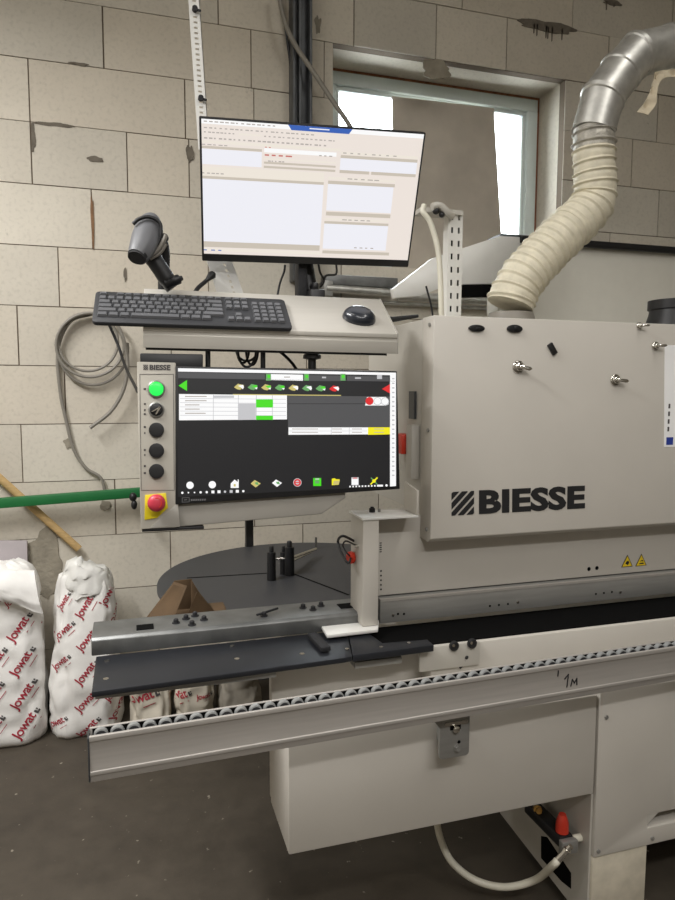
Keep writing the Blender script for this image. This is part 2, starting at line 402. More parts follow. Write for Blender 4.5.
# ------------------------------------------------------------------ on the wall
mb = MB()
a = PY(290, 60, 3.12).x; b = PY(309, 60, 3.12).x
mb.box(a, a+.012, 3.06, 3.145, 1.9, 4.2); mb.box(b-.012, b, 3.06, 3.145, 1.9, 4.2); mb.box(a+.012, b-.012, 3.10, 3.14, 1.9, 4.2)
mb.box(a+.03, a+.045, 3.075, 3.12, 1.9, 4.2)
tag(mb.build('steel_channel', STUD, bevel=.002), 'dark grey upright steel channel on the wall left of the window', 'channel')
cable = lambda name, pts, r, m, label, n=8, seg=8, cat='cable', group=None: (lambda q: tag(q.build(name, m), label, cat, group))((lambda q: (q.tube(catmull(pts, n), r, seg), q)[1])(MB()))
cable('grey_cable', [PY(279, -14, 3.05), PY(281, 5, 3.05), PY(287, 28, 3.05), PY(297, 48, 3.04), PY(312, 70, 3.02), PY(332, 100, 3.0), PY(352, 130, 2.98), PY(362, 160, 2.97)], .011, CABLEG, 'grey cable sagging diagonally from the wall top across the steel channel')
cable('black_cable', [PY(279, -14, 3.13), PY(285, 25, 3.13), PY(290, 60, 3.13), PY(294, 95, 3.13), PY(297, 140, 3.13)], .006, BLACK, 'thin black cable running down the wall beside the steel channel')

# hanging perforated strip
mb = MB(); t0, t1 = PY(192, -30, 2.35), PY(204, 150, 2.35); kz = (ZC-t1.z)/(t0.z-t1.z); t0 = t1+(t0-t1)*kz; dx = t1-t0; n = int(34*kz); w = .036
for i in range(n):      # strip with real holes: two edges and bridges between them
    A = t0+dx*(i/n); B = t0+dx*((i+.62)/n); Cc = t0+dx*((i+1)/n)
    for s0, s1 in ((-w/2, -.006), (.006, w/2)):
        mb.prism([A+Vector((s0, 0, 0)), A+Vector((s1, 0, 0)), Cc+Vector((s1, 0, 0)), Cc+Vector((s0, 0, 0))], (0, .003, 0))
    mb.prism([A+Vector((-.006, 0, 0)), A+Vector((.006, 0, 0)), B+Vector((.006, 0, 0)), B+Vector((-.006, 0, 0))], (0, .003, 0))
mb.prism([t0+Vector((w/2-.002, 0, 0)), t0+Vector((w/2, 0, 0)), t1+Vector((w/2, 0, 0)), t1+Vector((w/2-.002, 0, 0))], (0, .03, 0))
hs = thing('perforated_strip', 'white perforated metal strip hanging down behind the upper monitor', 'metal strip', tuple(t1))
mb.build('strip', WHITEP, hs)
for yy in (10, 99):
    mb = MB(); c = PY(193+yy*.067+1, yy, 2.349); mb.cyl(c, c-Vector((0, .014, 0)), .009, 10); mb.cyl(c-Vector((0, .006, 0)), c+Vector((.018, -.012, -.006)), .004, 8); mb.build('bolt', DARK, hs)

# coil of cable on the wall
mb = MB(); Yc = 3.11
def loop(cx, cy, rx, ry, dy, a0=0, a1=2*pi, n=40):
    return [PY(cx+rx*math.cos(a0+(a1-a0)*k/n), cy-ry*math.sin(a0+(a1-a0)*k/n), Yc+dy) for k in range(n+1)]
mb.tube(loop(88, 342, 30, 29, 0)[:-1], .006, 8, closed=True)
mb.tube(loop(90, 345, 34, 32, -.012)[:-1], .006, 8, closed=True)
mb.tube(loop(93, 349, 35, 36, .012, R(60), R(370)), .006, 8)
mb.tube(catmull([PY(x, y, Yc-.02) for x, y in [(106, 316), (118, 326), (127, 355), (125, 385), (112, 410), (90, 428)]], 8), .008, 8)
mb.tube(catmull([PY(x, y, Yc+.02) for x, y in [(92, 314), (70, 322), (58, 350), (60, 390), (66, 420), (74, 450), (86, 468), (100, 477), (105, 490)]], 8), .007, 8)
tag(mb.build('cable_coil', CABLEG), 'loose coil of grey cable hanging on the block wall above the green bar', 'cable coil')
cable('lead', [PY(108, 322, 3.0), PY(118, 345, 3.0), PY(126, 368, 2.9), PY(138, 392, 2.6)], .006, BLACK, 'thin black lead beside the wall cable coil, running behind the panel buttons')

# green bar and stick
mb = MB(); a, b = PY(-25, 505.5, 3.05), PY(215, 487, 3.05)
mb.prism([a+Vector((0, 0, .021)), b+Vector((0, 0, .021)), b-Vector((0, 0, .021)), a-Vector((0, 0, .021))], (0, .03, 0))
gb = tag(mb.build('green_bar', GREENBAR, bevel=.004), 'green painted horizontal bar along the block wall above the white bags', 'bar')
mb = MB(); c = PY(133, 497, 3.0); mb.sph(c, .016, (1, 1, 1.2)); mb.sph(c-Vector((-.004, 0, .034)), .013, (1, 1, 1.6)); mb.cyl(c, c+Vector((0, .05, 0)), .006, 8)
mb.build('hanging_clip', BLACK, gb)
mb = MB(); a, b = PY(-14, 466, 3.115), PY(79, 549, 3.115); mb.tube([a, b], .0165, 10, squash=(1, .8))
tag(mb.build('wooden_stick', WOOD), 'pale wooden stick leaning slantwise on the block wall behind the green bar', 'stick')
mb = MB(); a = PY(-40, 541, 3.12); b = PY(27, 541, 3.12); mb.prism([a, b, Vector((b.x-.0, 3.05, 0.001)), Vector((a.x, 3.05, .001))], (0, .018, 0))
tag(mb.build('lilac_board', BOARD2, bevel=.002), 'lilac-grey board leaning on the wall behind the leftmost white bag', 'board')

# ------------------------------------------------------------------ bags
JW = text_polys('Jowat', .012, .92)
def bag(cx, cy, w, d, h, seed, matl, label, texts, lean=0., crown=.75, group='printed glue bags', taper=0.):
    root = thing('glue_bag', label, 'bag', (cx, cy, 0), group)
    mb = MB(); NU, NV = 72, 46; rows = []
    sd = Vector((seed*3.1, seed*1.7, seed))
    for j in range(NV+1):
        t = j/NV; z = h*t
        rows.append([])
        fw = (1+.05*math.sin(t*3.1+seed))*(1 if t < .8 else 1-(1-crown)*((t-.8)/.2)**2)
        fd = (1-.5*max(0, (t-.45)/.55)**2)
        edge = min(1, t/.05)**.5
        fw *= (.93+.07*edge)*(1-taper*t); fd *= .86+.14*edge
        for k in range(NU):
            a = 2*pi*k/NU; ca, sa = math.cos(a), math.sin(a)
            e = .62
            x = math.copysign(abs(ca)**e, ca)*w/2*fw; y = math.copysign(abs(sa)**.75, sa)*d/2*fd
            P = Vector((ca*1.1, sa*1.1, t*h*4.5))
            wr = .016*noise.noise(P*1.3+sd)+.008*noise.noise(P*3.2+sd)
            crease = .009*(1-abs(noise.noise(Vector((ca*1.2+z*2, sa, z*9))+sd)))**5
            crease += .009*(abs(noise.noise(Vector((ca*2.2-z*3.0, sa*1.5, z*16))+sd)))
            rr = 1+(wr-crease)/(w/2)
            zz = z+.01*noise.noise(P*2+sd)*min(1, t*6)
            if t > .93: zz += .02*noise.noise(Vector((ca*2.5, sa*2, seed)))
            rows[-1].append(mb.v((cx+x*rr+lean*t*h, cy+y*rr+.03*t, max(0.001, zz))))
    for A, B in zip(rows, rows[1:]):
        for k in range(NU): mb.f([A[k], A[(k+1) % NU], B[(k+1) % NU], B[k]])
    # crumpled closing of the top
    last = rows[-1]
    for q, up in ((.72, .012), (.42, .016), (.15, .012)):
        cen = sum((v.co for v in rows[-1]), Vector())/NU
        nr = [mb.v(Vector((cen.x+(v.co.x-cen.x)*q, cen.y+(v.co.y-cen.y)*q, h+up+.016*noise.noise(Vector((k*.45, q*7, seed)))))) for k, v in enumerate(rows[-1])]
        for k in range(NU): mb.f([last[k], last[(k+1) % NU], nr[(k+1) % NU], nr[k]])
        last = nr
    mb.f(last); mb.f(rows[0][::-1])
    bmesh.ops.recalc_face_normals(mb.bm, faces=mb.bm.faces[:])
    tree = BVHTree.FromBMesh(mb.bm)
    mb.build('sack', matl, root, sharp=60)
    # printing that follows the cloth
    pr = MB(); n = 0
    def fnn(P0, ang, L, ox, oz, W, Hh):
        ca, sa = math.cos(ang), math.sin(ang)
        def fn(a, b):
            u = (ox+a*W-.5)*L; v = (oz+b*Hh)*L
            q = Vector((P0.x+u*ca-v*sa, cy-d-.3, P0.z+u*sa+v*ca))
            h_ = tree.ray_cast(q, Vector((0, 1, 0)), d*2+.6)
            return (h_[0]-Vector((0, .0036, 0))) if h_[0] else Vector((q.x, 99, q.z))
        return fn
    def add(V, Fc, fn, m):
        P = [fn(a, b) for a, b in V]
        for f in Fc:
            if all(P[i].y < 50 for i in f): pr.f([pr.v(P[i]) for i in f], m)
    for (px, py, ang, Lpx) in texts:
        P0 = PY(px, py, cy-d*.42); L = Lpx*2.45/676
        V, Fc, asp = JW
        add(V, Fc, fnn(P0, R(ang), L, 0, -.14, .82, asp*.9), 0)
        sq = [(0, 0), (1, 0), (1, .4), (.5, .4), (.5, 1), (0, 1), (1, .6), (1, 1), (.7, .6), (.7, 1)]
        add(sq, [(0, 1, 2, 3, 4, 5), (8, 6, 7, 9)], fnn(P0, R(ang), L, .86, -.06, .12, .15), 1)
        add([(0, 0), (1, 0), (1, 1), (0, 1)], [(0, 1, 2, 3)], fnn(P0, R(ang), L, .45, -.22, .35, .022), 0)
    pr.build('printed_text', [INKR, INKG], root)
    return root
T1 = [(20.8, 630, 54, 34), (24.5, 663, 54, 34), (26.4, 694, 53, 35), (28.8, 723, 53, 36), (1, 600, 54, 34), (14, 603, 35, 22), (-3, 662, 54, 34), (-5, 694, 54, 34), (-4, 727, 54, 34), (43, 594, 75, 26), (44, 622, 75, 24)]
T2 = [(86.8, 609, 58, 31), (111, 598, 58, 31), (64.8, 634, 42, 27), (89, 641, 50, 30), (62, 665, 45, 25), (89, 672, 48, 32), (89, 700, 46, 32), (58, 725, 35, 25), (90.5, 727, 45, 32), (121, 711, 55, 30), (64, 606, 60, 22), (117, 619, 65, 26), (117, 692, 45, 28)]
b1 = bag(-.51, 2.915, .31, .27, .69, 1.0, BAG, 'leftmost tall white bag with red printed lettering and a folded-over flap on top', T1, taper=.06)
b2 = bag(-.205, 2.905, .285, .27, .635, 2.3, BAG, 'tall white bag with red lettering and gathered whitish mouth, between leftmost bag and machine table', T2, lean=.012, crown=.86, taper=.13)
# folded flap on the first bag
mb = MB(); nu, nv = 16, 10; g = []
for j in range(nv+1):
    g.append([])
    for i in range(nu+1):
        u, v = i/nu, j/nv
        x = -.63+.255*u+.03*v*u; z = .722-.13*v*(0.45+.8*u)-.03*u+.008*noise.noise(Vector((u*5, v*4, 1)))
        y = 2.80-.035*math.sin(v*2.6)*1.0+.02*(1-v)+.012*noise.noise(Vector((u*6, v*6, 3)))
        g[-1].append((mb.v((x, y, z)), mb.v((x, y+.012, z))))
for j in range(nv):
    for i in range(nu):
        for s in (0, 1): mb.f([g[j][i][s], g[j][i+1][s], g[j+1][i+1][s], g[j+1][i][s]])
def rim(cells):
    for a, b in zip(cells, cells[1:]): mb.f([a[0], b[0], b[1], a[1]])
rim(g[0]); rim(g[-1]); rim([r[0] for r in g]); rim([r[-1] for r in g])
mb.build('flap', BAG, b1, sharp=60)
# gathered mouth of the second bag
mb = MB(); rws = []
for j in range(13):
    t = j/12; rw = []
    for k in range(48):
        a = 2*pi*k/48
        q = (.88-.20*t-.12*t*t)*(1+.06*noise.noise(Vector((math.cos(a)*4, math.sin(a)*4, t*2)))) if t < .999 else .3
        nz_ = .020*noise.noise(Vector((math.cos(a)*2.4, math.sin(a)*2.4, t*4+5)))+.010*noise.noise(Vector((math.cos(a)*6, math.sin(a)*6, t*7)))
        rw.append(mb.v((-.192+math.cos(a)*.122*q+nz_*.4, 2.915+math.sin(a)*.085*(q+.1)+nz_*.6, 0.572+.118*t-.02*math.cos(a)*t+nz_)))
    rws.append(rw)
for A, B in zip(rws, rws[1:]):
    for k in range(48): mb.f([A[k], A[(k+1) % 48], B[(k+1) % 48], B[k]])
mb.f(rws[-1]); mb.f(rws[0][::-1])
mb.build('bag_mouth', WHITEP, b2, sharp=70)
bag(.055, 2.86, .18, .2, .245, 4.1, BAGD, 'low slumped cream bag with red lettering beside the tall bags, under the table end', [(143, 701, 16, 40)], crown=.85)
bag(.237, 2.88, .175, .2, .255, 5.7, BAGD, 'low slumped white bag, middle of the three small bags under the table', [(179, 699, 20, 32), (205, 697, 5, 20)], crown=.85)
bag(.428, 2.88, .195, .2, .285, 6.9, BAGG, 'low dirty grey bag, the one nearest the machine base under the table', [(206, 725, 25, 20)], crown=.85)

# ------------------------------------------------------------------ edge band turntable and carton
tt = thing('edge_band_turntable', 'round dark table with seams and black posts behind the grey guide bar', 'turntable', (.59, 2.3, 0))
mb = MB(); mb.lathe((.59, 2.3, .72), (0, 0, 1), [(0, .515), (.003, .52), (.017, .52), (.02, .517)], 96); mb.build('tabletop', DISC, tt, sharp=30)
mb = MB()
def seam(a, b, w=.0035):
    a, b = PZ(*a, .7404), PZ(*b, .7404); d = (b-a).normalized(); n = Vector((-d.y, d.x, 0))*w
    mb.prism([a-n, b-n, b+n, a+n], (0, 0, .0006))
seam((187, 578), (270, 573)); seam((294, 574), (349, 595))
mb.build('seam', SEAM, tt)
mb = MB(); mb.lathe((.59, 2.3, 0), (0, 0, 1), [(0, .11), (.03, .11), (.035, .05), (.70, .05), (.705, .2), (.72, .2)], 32); mb.build('pedestal', STUD, tt)
for (x, yb, yt, r) in [(271.5, 580, 546, .015), (283.5, 574, 546, .012), (289.5, 575, 541, .017)]:
    c = PZ(x, yb, .74); h = PY(x, yt, c.y).z
    mb = MB(); mb.lathe(c, (0, 0, 1), [(0, r*1.05), (h-.74-.022, r), (h-.74-.02, r*.55), (h-.74-.004, r*.55), (h-.74, r*.4)], 20)
    mb.build('post', BLACK, tt)
c = PZ(292, 574, .74)
for p0, p1, r in ((c+Vector((0, 0, .06)), PZ(316, 549, .775), .006), (c+Vector((0, .01, .045)), PZ(311, 552, .765), .005), (c+Vector((-.06, 0, .06)), c+Vector((0, 0, .06)), .005)):
    mb = MB(); mb.cyl(p0, p1, r, 8); mb.build('tension_rod', CHROME, tt)
c2 = PZ(316, 549, .74); mb = MB(); mb.cyl((c2.x, c2.y, .741), (c2.x, c2.y, .79), .005, 8); mb.build('pin', CHROME, tt)
c = PZ(249, 546, .74); mb = MB(); mb.cyl(c, c+Vector((0, 0, .2)), .011, 12); mb.lathe(c, (0, 0, 1), [(0, .018), (.012, .018), (.013, .012), (.03, .012)], 16)
mb.build('spindle', BLACK, tt)

# opened carton
bx = thing('cardboard_box', 'open brown cardboard box tipped on the round table behind the guide bar', 'box', (.17, 2.02, .741))
def panel_px(pts, Ys, nm, th=.005):
    mb = MB(); mb.prism([PY(x, y, Y) for (x, y), Y in zip(pts, Ys)], (0, th, 0)); mb.build(nm, CARD, bx, bevel=.001)
panel_px([(140, 626), (174, 582), (187, 586), (171, 626)], (1.93, 1.98, 1.92, 1.88), 'flap')
panel_px([(174, 581), (192, 579), (193, 626), (168, 626)], (2.03, 2.03, 2.02, 2.02), 'carton_wall')
panel_px([(183, 626), (197, 592), (216, 613), (219, 626)], (1.90, 1.94, 1.97, 1.95), 'flap')
panel_px([(191, 579), (199, 592), (214, 611), (212, 626), (191, 626)], (2.03, 1.98, 1.99, 1.99, 2.02), 'carton_wall')
mb = MB(); mb.box(.06, .26, 1.90, 2.06, .7405, .746); mb.build('carton_base', CARD, bx)
# ------------------------------------------------------------------ machine
X2 = 2.7
mach = thing('edgebanding_machine', 'large beige edge banding machine with hood, black track and lower cabinets', 'machine', (1.2, 1.6, 0))
# base body
mb = MB(); mb.box(.308, X2, 1.545, 1.575, .40, .757); mb.box(.37, X2, 1.575, 1.74, .40, .757); mb.box(1.40, X2, 1.74, 2.15, 0.02, .757)
mb.build('base_body', PAINT, mach, bevel=.004)
mb = MB(); mb.box(.70, X2, 1.487, 1.56, .655, .768); mb.build('track_apron', PAINT, mach, bevel=.003)
# lower front box
mb = MB(); mb.box(.306, 1.088, 1.352, 1.55, .397, .654); mb.build('cover', PAINT, mach, bevel=.003)
# right cabinet, with a recess at its right end
mb = MB()
zt = .662
xp = PY(647, 828, 1.35).x; zA = PY(661, 825, 1.35).z; zB = PY(668, 811, 1.35).z
mb.prism([(1.095, 1.35, .225), (X2, 1.35, .225), (X2, 1.35, zA), (xp, 1.35, zA), (xp, 1.35, zB), (X2, 1.35, zB), (X2, 1.35, zt), (1.095, 1.35, zt)], (0, .05, 0))
mb.box(1.095, X2, 1.40, 1.56, .225, zt)
right = mb.build('cabinet', PAINT, mach, bevel=.003)
mb = MB(); mb.prism([(xp-.001, 1.351, zB+.001), (xp+.035, 1.351, zB+.001), (xp-.001, 1.351, zA+.25*(zB-zA))], (0, .052, 0))
mb.build('recess_panel', PAINT2, right)
mb = MB(); mb.box(1.0945, PY(646, 870, 1.353).x, 1.353, 1.40, 0, .223); mb.build('foot', WORN, mach, bevel=.003)
# side panel of the cabinet with an opening
mb = MB(); xs = 1.088
k1, k2 = PX(500, 813, xs), PX(565, 897, xs)
k3 = k1+(k2-k1)*((k1.y-1.36)/(k1.y-k2.y)); k3.z = max(k3.z, .002)
mb.prism([k1, k2, k3, (xs, 1.36, .39), (xs, 1.56, .39), (xs, k1.y, .39)], (.006, 0, 0))
sp = mb.build('leg_panel', PAINT2, mach)
mb = MB(); mb.prism([PX(x, y, xs-.0005) for x, y in [(541, 836), (547, 837), (571, 873), (571, 889), (561, 881), (541, 858)]], (.003, 0, 0)); mb.build('opening', SEAM, sp)
for x, y in [(606, 717), (598, 851), (652, 838)]:
    mb = MB(); c = PY(x, y, 1.35); mb.cyl(c+Vector((0, .002, 0)), c-Vector((0, .004, 0)), .005, 12); mb.build('screw', ALUD, right)

# guide bar and black table plates at the infeed
gd = thing('infeed_guide', 'grey metal guide bar with bolts and a black plate at the infeed end', 'guide bar', (.2, 1.65, .7))
mb = MB(); mb.prism([(-.1, 1.616, .787), (-.1, 1.616, .822), (-.1, 1.624, .829), (-.1, 1.735, .829), (-.1, 1.735, .787)], (.70, 0, 0)); mb.build('guide_bar', GUIDE, gd, bevel=.0022, segs=2)
for x, y in [(176, 623), (186, 619), (195, 616), (204, 620), (192, 625), (303, 608), (321, 606), (313, 610), (264, 616)]:
    r, h = .0062, .009; c = PZ(x, y, .829); mb = MB(); mb.lathe(c, (0, 0, 1), [(0, r*1.6), (.002, r*1.6), (.0025, r), (h, r), (h+.002, r*.7)], 12); mb.build('bolt', DARK, gd)
c = PZ(264, 616, .829); mb = MB(); mb.cyl(c+Vector((-.02, -.01, .008)), c+Vector((.04, .02, .01)), .003, 8); mb.build('lever', DARK, gd)
mb = MB(); c = PZ(145, 627, .829); mb.box(c.x-.020, c.x+.020, c.y-.020, c.y+.016, .8285, .8305); mb.build('slot', SEAM, gd)
mb = MB(); c = PZ(346, 606, .829); mb.box(c.x-.02, c.x+.03, c.y-.02, c.y+.02, .8285, .8300); mb.build('slot', SEAM, gd)
mb = MB(); mb.prism([(-.09, 1.422, .774), (-.09, 1.615, .774), (.52, 1.615, .774), (.48, 1.447, .774), (.46, 1.443, .774)], (0, 0, .012)); pl = mb.build('table_plate', PLATE, gd, bevel=.0015)
for x, y in [(107, 661), (106, 679), (232, 646), (237, 659), (302, 654)]:
    mb = MB(); c = PZ(x, y, .786); mb.cyl(c, c+Vector((0, 0, .0012)), .006, 12); mb.build('screw', CHROME, pl)
mb = MB(); mb.box(-.085, .30, 1.45, 1.60, .757, .774); mb.build('support_bar', ALUD, gd)
mb = MB(); mb.prism([(.4815, 1.4475, .772), (.522, 1.61, .772), (.56, 1.61, .772), (.575, 1.50, .772), (.69, 1.49, .772), (.69, 1.452, .772)], (0, 0, .016)); mb.build('end_plate', PLATE, gd, bevel=.001)
for x, y in [(347, 649), (381, 647), (409, 643)]:
    mb = MB(); c = PZ(x, y, .789); mb.cyl(c-Vector((0, 0, .002)), c+Vector((0, 0, .001)), .005, 12); mb.build('screw', CHROME, gd)
mb = MB(); a, b = PZ(312, 637, .789), PZ(326, 652, .789); n = (b-a).cross(Vector((0, 0, 1))).normalized()*.012
mb.prism([a-n, b-n, b+n, a+n], (0, 0, .012)); mb.build('stop', DARK, gd, bevel=.002)
mb = MB(); a, b = PY(353, 660, 1.49), PY(400, 661, 1.49); mb.box(a.x, b.x, 1.475, 1.55, .741, .758); mb.build('support_bracket', ALUD, gd, bevel=.003)

# transport track
tr = thing('track_chain', 'black transport track of rubber pads running under the hood', 'conveyor track', (.5, 1.55, .768))
mb = MB(); mb.box(.53, X2, 1.50, 1.645, .7575, .772); mb.build('track_bed', SEAM, tr)
mb = MB(); mb.box(-.0235, .0235, -.052, .052, 0, .016); mb.box(-.024, .024, .012, .05, .016, .021)
pad = mb.build('pad', DARK, tr, bevel=.002); 
n = 0
for i in range(44):
    o = pad if i == 0 else pad.copy()
    if i: COL.objects.link(o)
    o.parent = tr; o.location = (.018+i*.05, .0, .004)

# pressure beam
mb = MB(); zb = .786+.0
mb.prism([(.615, 1.622, .79), (.615, 1.622, .85), (.615, 1.634, .855), (.615, 1.70, .855), (.615, 1.70, .79)], (X2-.615, 0, 0)); pb = mb.build('pressure_beam', ALUD, mach, bevel=.0015)
mb = MB(); mb.box(.615, X2, 1.6205, 1.63, .849, .8555); mb.build('beam_edge', ALU, pb)
for x, y in [(393, 615), (398, 614), (404, 614), (490, 606), (499, 605), (508, 604), (596, 594), (604, 593), (612, 592)]:
    mb = MB(); c = PY(x, y, 1.6215); mb.cyl(c, c+Vector((0, .002, 0)), .0032, 10); mb.build('hole', SEAM, pb)
for x, y in [(393, 615), (517.5, 602), (620, 592)]:
    mb = MB(); c = PY(x, y, 1.6215); mb.cyl(c-Vector((0, .003, 0)), c+Vector((0, .002, 0)), .0035, 10); mb.build('screw', CHROME, pb)
# lower housing panel under the hood
mb = MB(); mb.box(.60, X2, 1.645, 1.76, .858, 1.07); hp = mb.build('housing_panel', PAINT, mach, bevel=.003)
for x, y in [(589, 569), (597, 568)]:
    mb = MB(); c = PY(x, y, 1.6445); mb.cyl(c, c+Vector((0, .003, 0)), .006, 14); mb.build('hole', SEAM, hp)
for k in range(5):
    mb = MB(); c = PY(381, 543+k*2.2, 1.6445); mb.box(c.x-.004, c.x+.002, 1.6443, 1.6455, c.z-.0012, c.z+.0012); mb.build('slot', SEAM, hp)
    mb = MB(); c = PY(381, 571+k*4.6, 1.6445); mb.cyl(c-Vector((0, .0003, 0)), c+Vector((0, .003, 0)), .0025, 8); mb.build('hole', SEAM, hp)
for x, y, k in ((627, 561, 0), (641, 560, 1)):
    mb = MB(); c = PY(x, y, 1.645); s = .0205
    def tri(r, yo, m, cz=0):
        mb.prism([(c.x-r, yo, c.z-r*.86+cz), (c.x+r, yo, c.z-r*.86+cz), (c.x, yo, c.z+r*.95+cz)], (0, .0006, 0), m)
    tri(s, 1.6438, 0); tri(s*.84, 1.6434, 1, -.0012)
    if k == 0: mb.prism([(c.x-.007, 1.643, c.z-.008), (c.x+.002, 1.643, c.z-.012), (c.x+.007, 1.643, c.z-.005), (c.x+.003, 1.643, c.z+.002), (c.x-.004, 1.643, c.z-.002)], (0, .0004, 0), 0)
    else:
        mb.prism([(c.x-.009, 1.643, c.z-.012), (c.x+.009, 1.643, c.z-.012), (c.x+.008, 1.643, c.z-.008), (c.x-.003, 1.643, c.z-.008)], (0, .0004, 0), 0)
        mb.prism([(c.x-.007, 1.643, c.z-.004), (c.x+.004, 1.643, c.z+.001), (c.x+.008, 1.643, c.z-.005), (c.x+.003, 1.643, c.z-.003)], (0, .0004, 0), 0)
    tag(mb.build('warning_sign', [INKB, WYEL]), 'small yellow warning triangle under the hood, '+('the one nearer the two black holes' if k == 0 else 'the one farther from the two black holes'), 'warning sign', 'warning triangles under the hood')

# hood
HX, HY, HZ0, HZ1 = .736, 1.58, 1.018, 1.592
hood = thing('machine_hood', 'large beige hood with black lettering, latches and a hose on top', 'machine hood', (1.2, 1.8, HZ0))
mb = MB(); 
mb.prism([(HX, HY, HZ0), (HX, HY, HZ1), (HX, HY+.07, HZ1), (HX, HY+.07, HZ0-.008), (HX, HY+.02, HZ0-.012)], (X2-HX, 0, 0)); mb.build('cover', PAINT, hood, bevel=.003)
mb = MB(); mb.box(HX+.004, X2, HY+.068, 2.08, 1.075, HZ1-.003); mb.build('housing', PAINT2, hood, bevel=.003)
mb = MB(); mb.box(HX+.003, X2, HY+.06, HY+.10, HZ0-.004, 1.08); mb.build('hood_lip', PAINT2, hood)
BI = text_polys('BIESSE', .045, 1.02)
def planeY(px0, py0, px1, py1, px2, py2, Y):
    a, b, c = PY(px0, py0, Y), PY(px1, py1, Y), PY(px2, py2, Y)   # lower-left, lower-right, upper-left
    return lambda u, v: a+(b-a)*u+(c-a)*v
mb = MB(); Yl = HY-.0012
put_text(mb, BI, planeY(479, 514.5, 585, 508.5, 479, 490, Yl)); emblem(mb, planeY(451.5, 515.8, 474, 514.3, 451.5, 492, Yl))
mb.build('logo', INKB, hood)
def latch(x, y, s=1., ang=-30):
    mb = MB(); c = PY(x, y, HY)
    mb.lathe(c, (0, -1, 0), [(-.002, .0165*s), (.003, .0165*s), (.005, .0145*s), (.0055, .010*s), (.010, .010*s), (.012, .007*s)], 24)
    a = R(ang); d = Vector((math.cos(a), 0, math.sin(a))); n = Vector((-d.z, 0, d.x))
    q = [c-d*.004+n*.004*s-Vector((0, .012, 0)), c+d*.022*s+n*.005*s-Vector((0, .018, 0)), c+d*.027*s-Vector((0, .02, 0)), c+d*.022*s-n*.005*s-Vector((0, .018, 0)), c-d*.004-n*.004*s-Vector((0, .012, 0))]
    mb.prism(q, (0, -.006, 0)); mb.build('latch', CHROME, hood, bevel=.001)
latch(518, 367, 1.05, -12); latch(615, 380, 1., -8); latch(639, 326, .6, 3); latch(655, 346, .75, 2)
for x, y, w, h, rot in ((476, 328.5, .023, .0095, 0), (514, 329, .023, .011, 3), (551.5, 349, .0075, .0165, 35)):
    mb = MB(); c = PY(x, y, HY)
    if rot != 35:
        pts = [(c.x+w*math.cos(2*pi*k/20), HY, c.z+h*math.sin(2*pi*k/20)*(1 if k < 10 else .9)) for k in range(20)]
        mb.prism(pts, (0, -.006, 0)); mb.box(c.x-.004, c.x+.008, HY-.01, HY-.004, c.z-.004, c.z+.006 if rot else c.z+.002)
    else:
        ca, sa = math.cos(R(rot)), math.sin(R(rot))
        mb.prism([(c.x+u*ca-v*sa, HY, c.z+u*sa+v*ca) for u, v in ((-w, -h), (w, -h), (w, h), (-w, h))], (0, -.008, 0))
    mb.build('plug', BLACK, hood, bevel=.0015)
for z in (1.57, 1.30, 1.04):
    mb = MB(); mb.cyl((HX-.004, HY+.022, z), (HX+.003, HY+.022, z), .005, 12); mb.build('screw', ALUD, hood)
# notice sheet stuck on the hood
mb = MB(); a = PY(664.5, 345, HY); b = PY(664, 447, HY); Yp = HY-.001
mb.prism([(a.x, Yp, a.z), (b.x, Yp, b.z), (b.x+.2, Yp, b.z), (a.x+.2, Yp, a.z)], (0, .0008, 0), 0)
mb.box(b.x+.006, b.x+.03, Yp-.0005, Yp, b.z+.006, b.z+.028, 1)
for k in range(4): mb.box(b.x+.008, b.x+.014, Yp-.0005, Yp, b.z+.045+k*.022, b.z+.058+k*.022, 2)
tag(mb.build('notice_sheet', [PAPER, BLUE, INKG]), 'white paper notice with a blue square stuck on the hood at its right', 'notice')
# switch box on hood side
sw = thing('switch_box', 'small grey switch box with an orange-red rocker beside the screen', 'switch', (.72, 1.62, 1.22))
a = PX(413, 437, .72); 
mb = MB(); mb.box(.716, HX+.0035, 1.665, 1.705, 1.165, 1.31); mb.build('box_body', PAINT2, sw, bevel=.003)
mb = MB(); c0 = PX(399, 440, .712); c1 = PX(407, 459, .712); mb.box(.706, HX+.0035, 1.71, 1.775, 1.228, 1.282); mb.build('rocker', RED, sw, bevel=.003)
mb = MB(); c = PX(405, 424, .735); mb.box(.732, HX+.0035, 1.69, 1.725, 1.325, 1.40); mb.build('vent', STUD, sw)

# column bracket
cb = thing('limit_switch_column', 'beige sheet-metal column with a red button left of the hood', 'column bracket', (.56, 1.6, .80))
mb = MB(); mb.box(.551, .594, 1.58, 1.68, .803, 1.078); mb.build('column', PAINT, cb, bevel=.003)
mb = MB(); mb.prism([(.547, 1.576, 1.078), (.70, 1.576, 1.078), (.70, 1.66, 1.078), (.549, 1.69, 1.078)], (0, 0, .006)); mb.build('arm_plate', WHITEP, cb, bevel=.001)
mb = MB(); mb.prism([(.694, 1.576, 1.084), (.694, 1.66, 1.084), (.694, 1.66, 1.160), (.694, 1.576, 1.148)], (.006, 0, 0)); mb.build('end_plate', PAINT, cb, bevel=.001)
mb = MB(); q = [PZ(317, 622, .80), PZ(356, 612, .80), PZ(378, 626, .80), PZ(372, 630, .80), PZ(326, 636, .80)]
mb.prism([Vector((v.x, v.y, .793)) for v in (PZ(317, 619, .802), PZ(350, 612, .802), PZ(379, 620, .802), PZ(378, 629, .802), PZ(327, 635, .802))], (0, 0, .009)); mb.build('foot_plate', WHITEP, cb, bevel=.002)
mb = MB(); c = PX(354, 557, .551); mb.lathe(c, (-1, -.3, 0), [(-.004, .012), (.004, .012), (.006, .016), (.014, .016), (.018, .011)], 20); mb.build('red_button', RED, cb, label='red mushroom button')
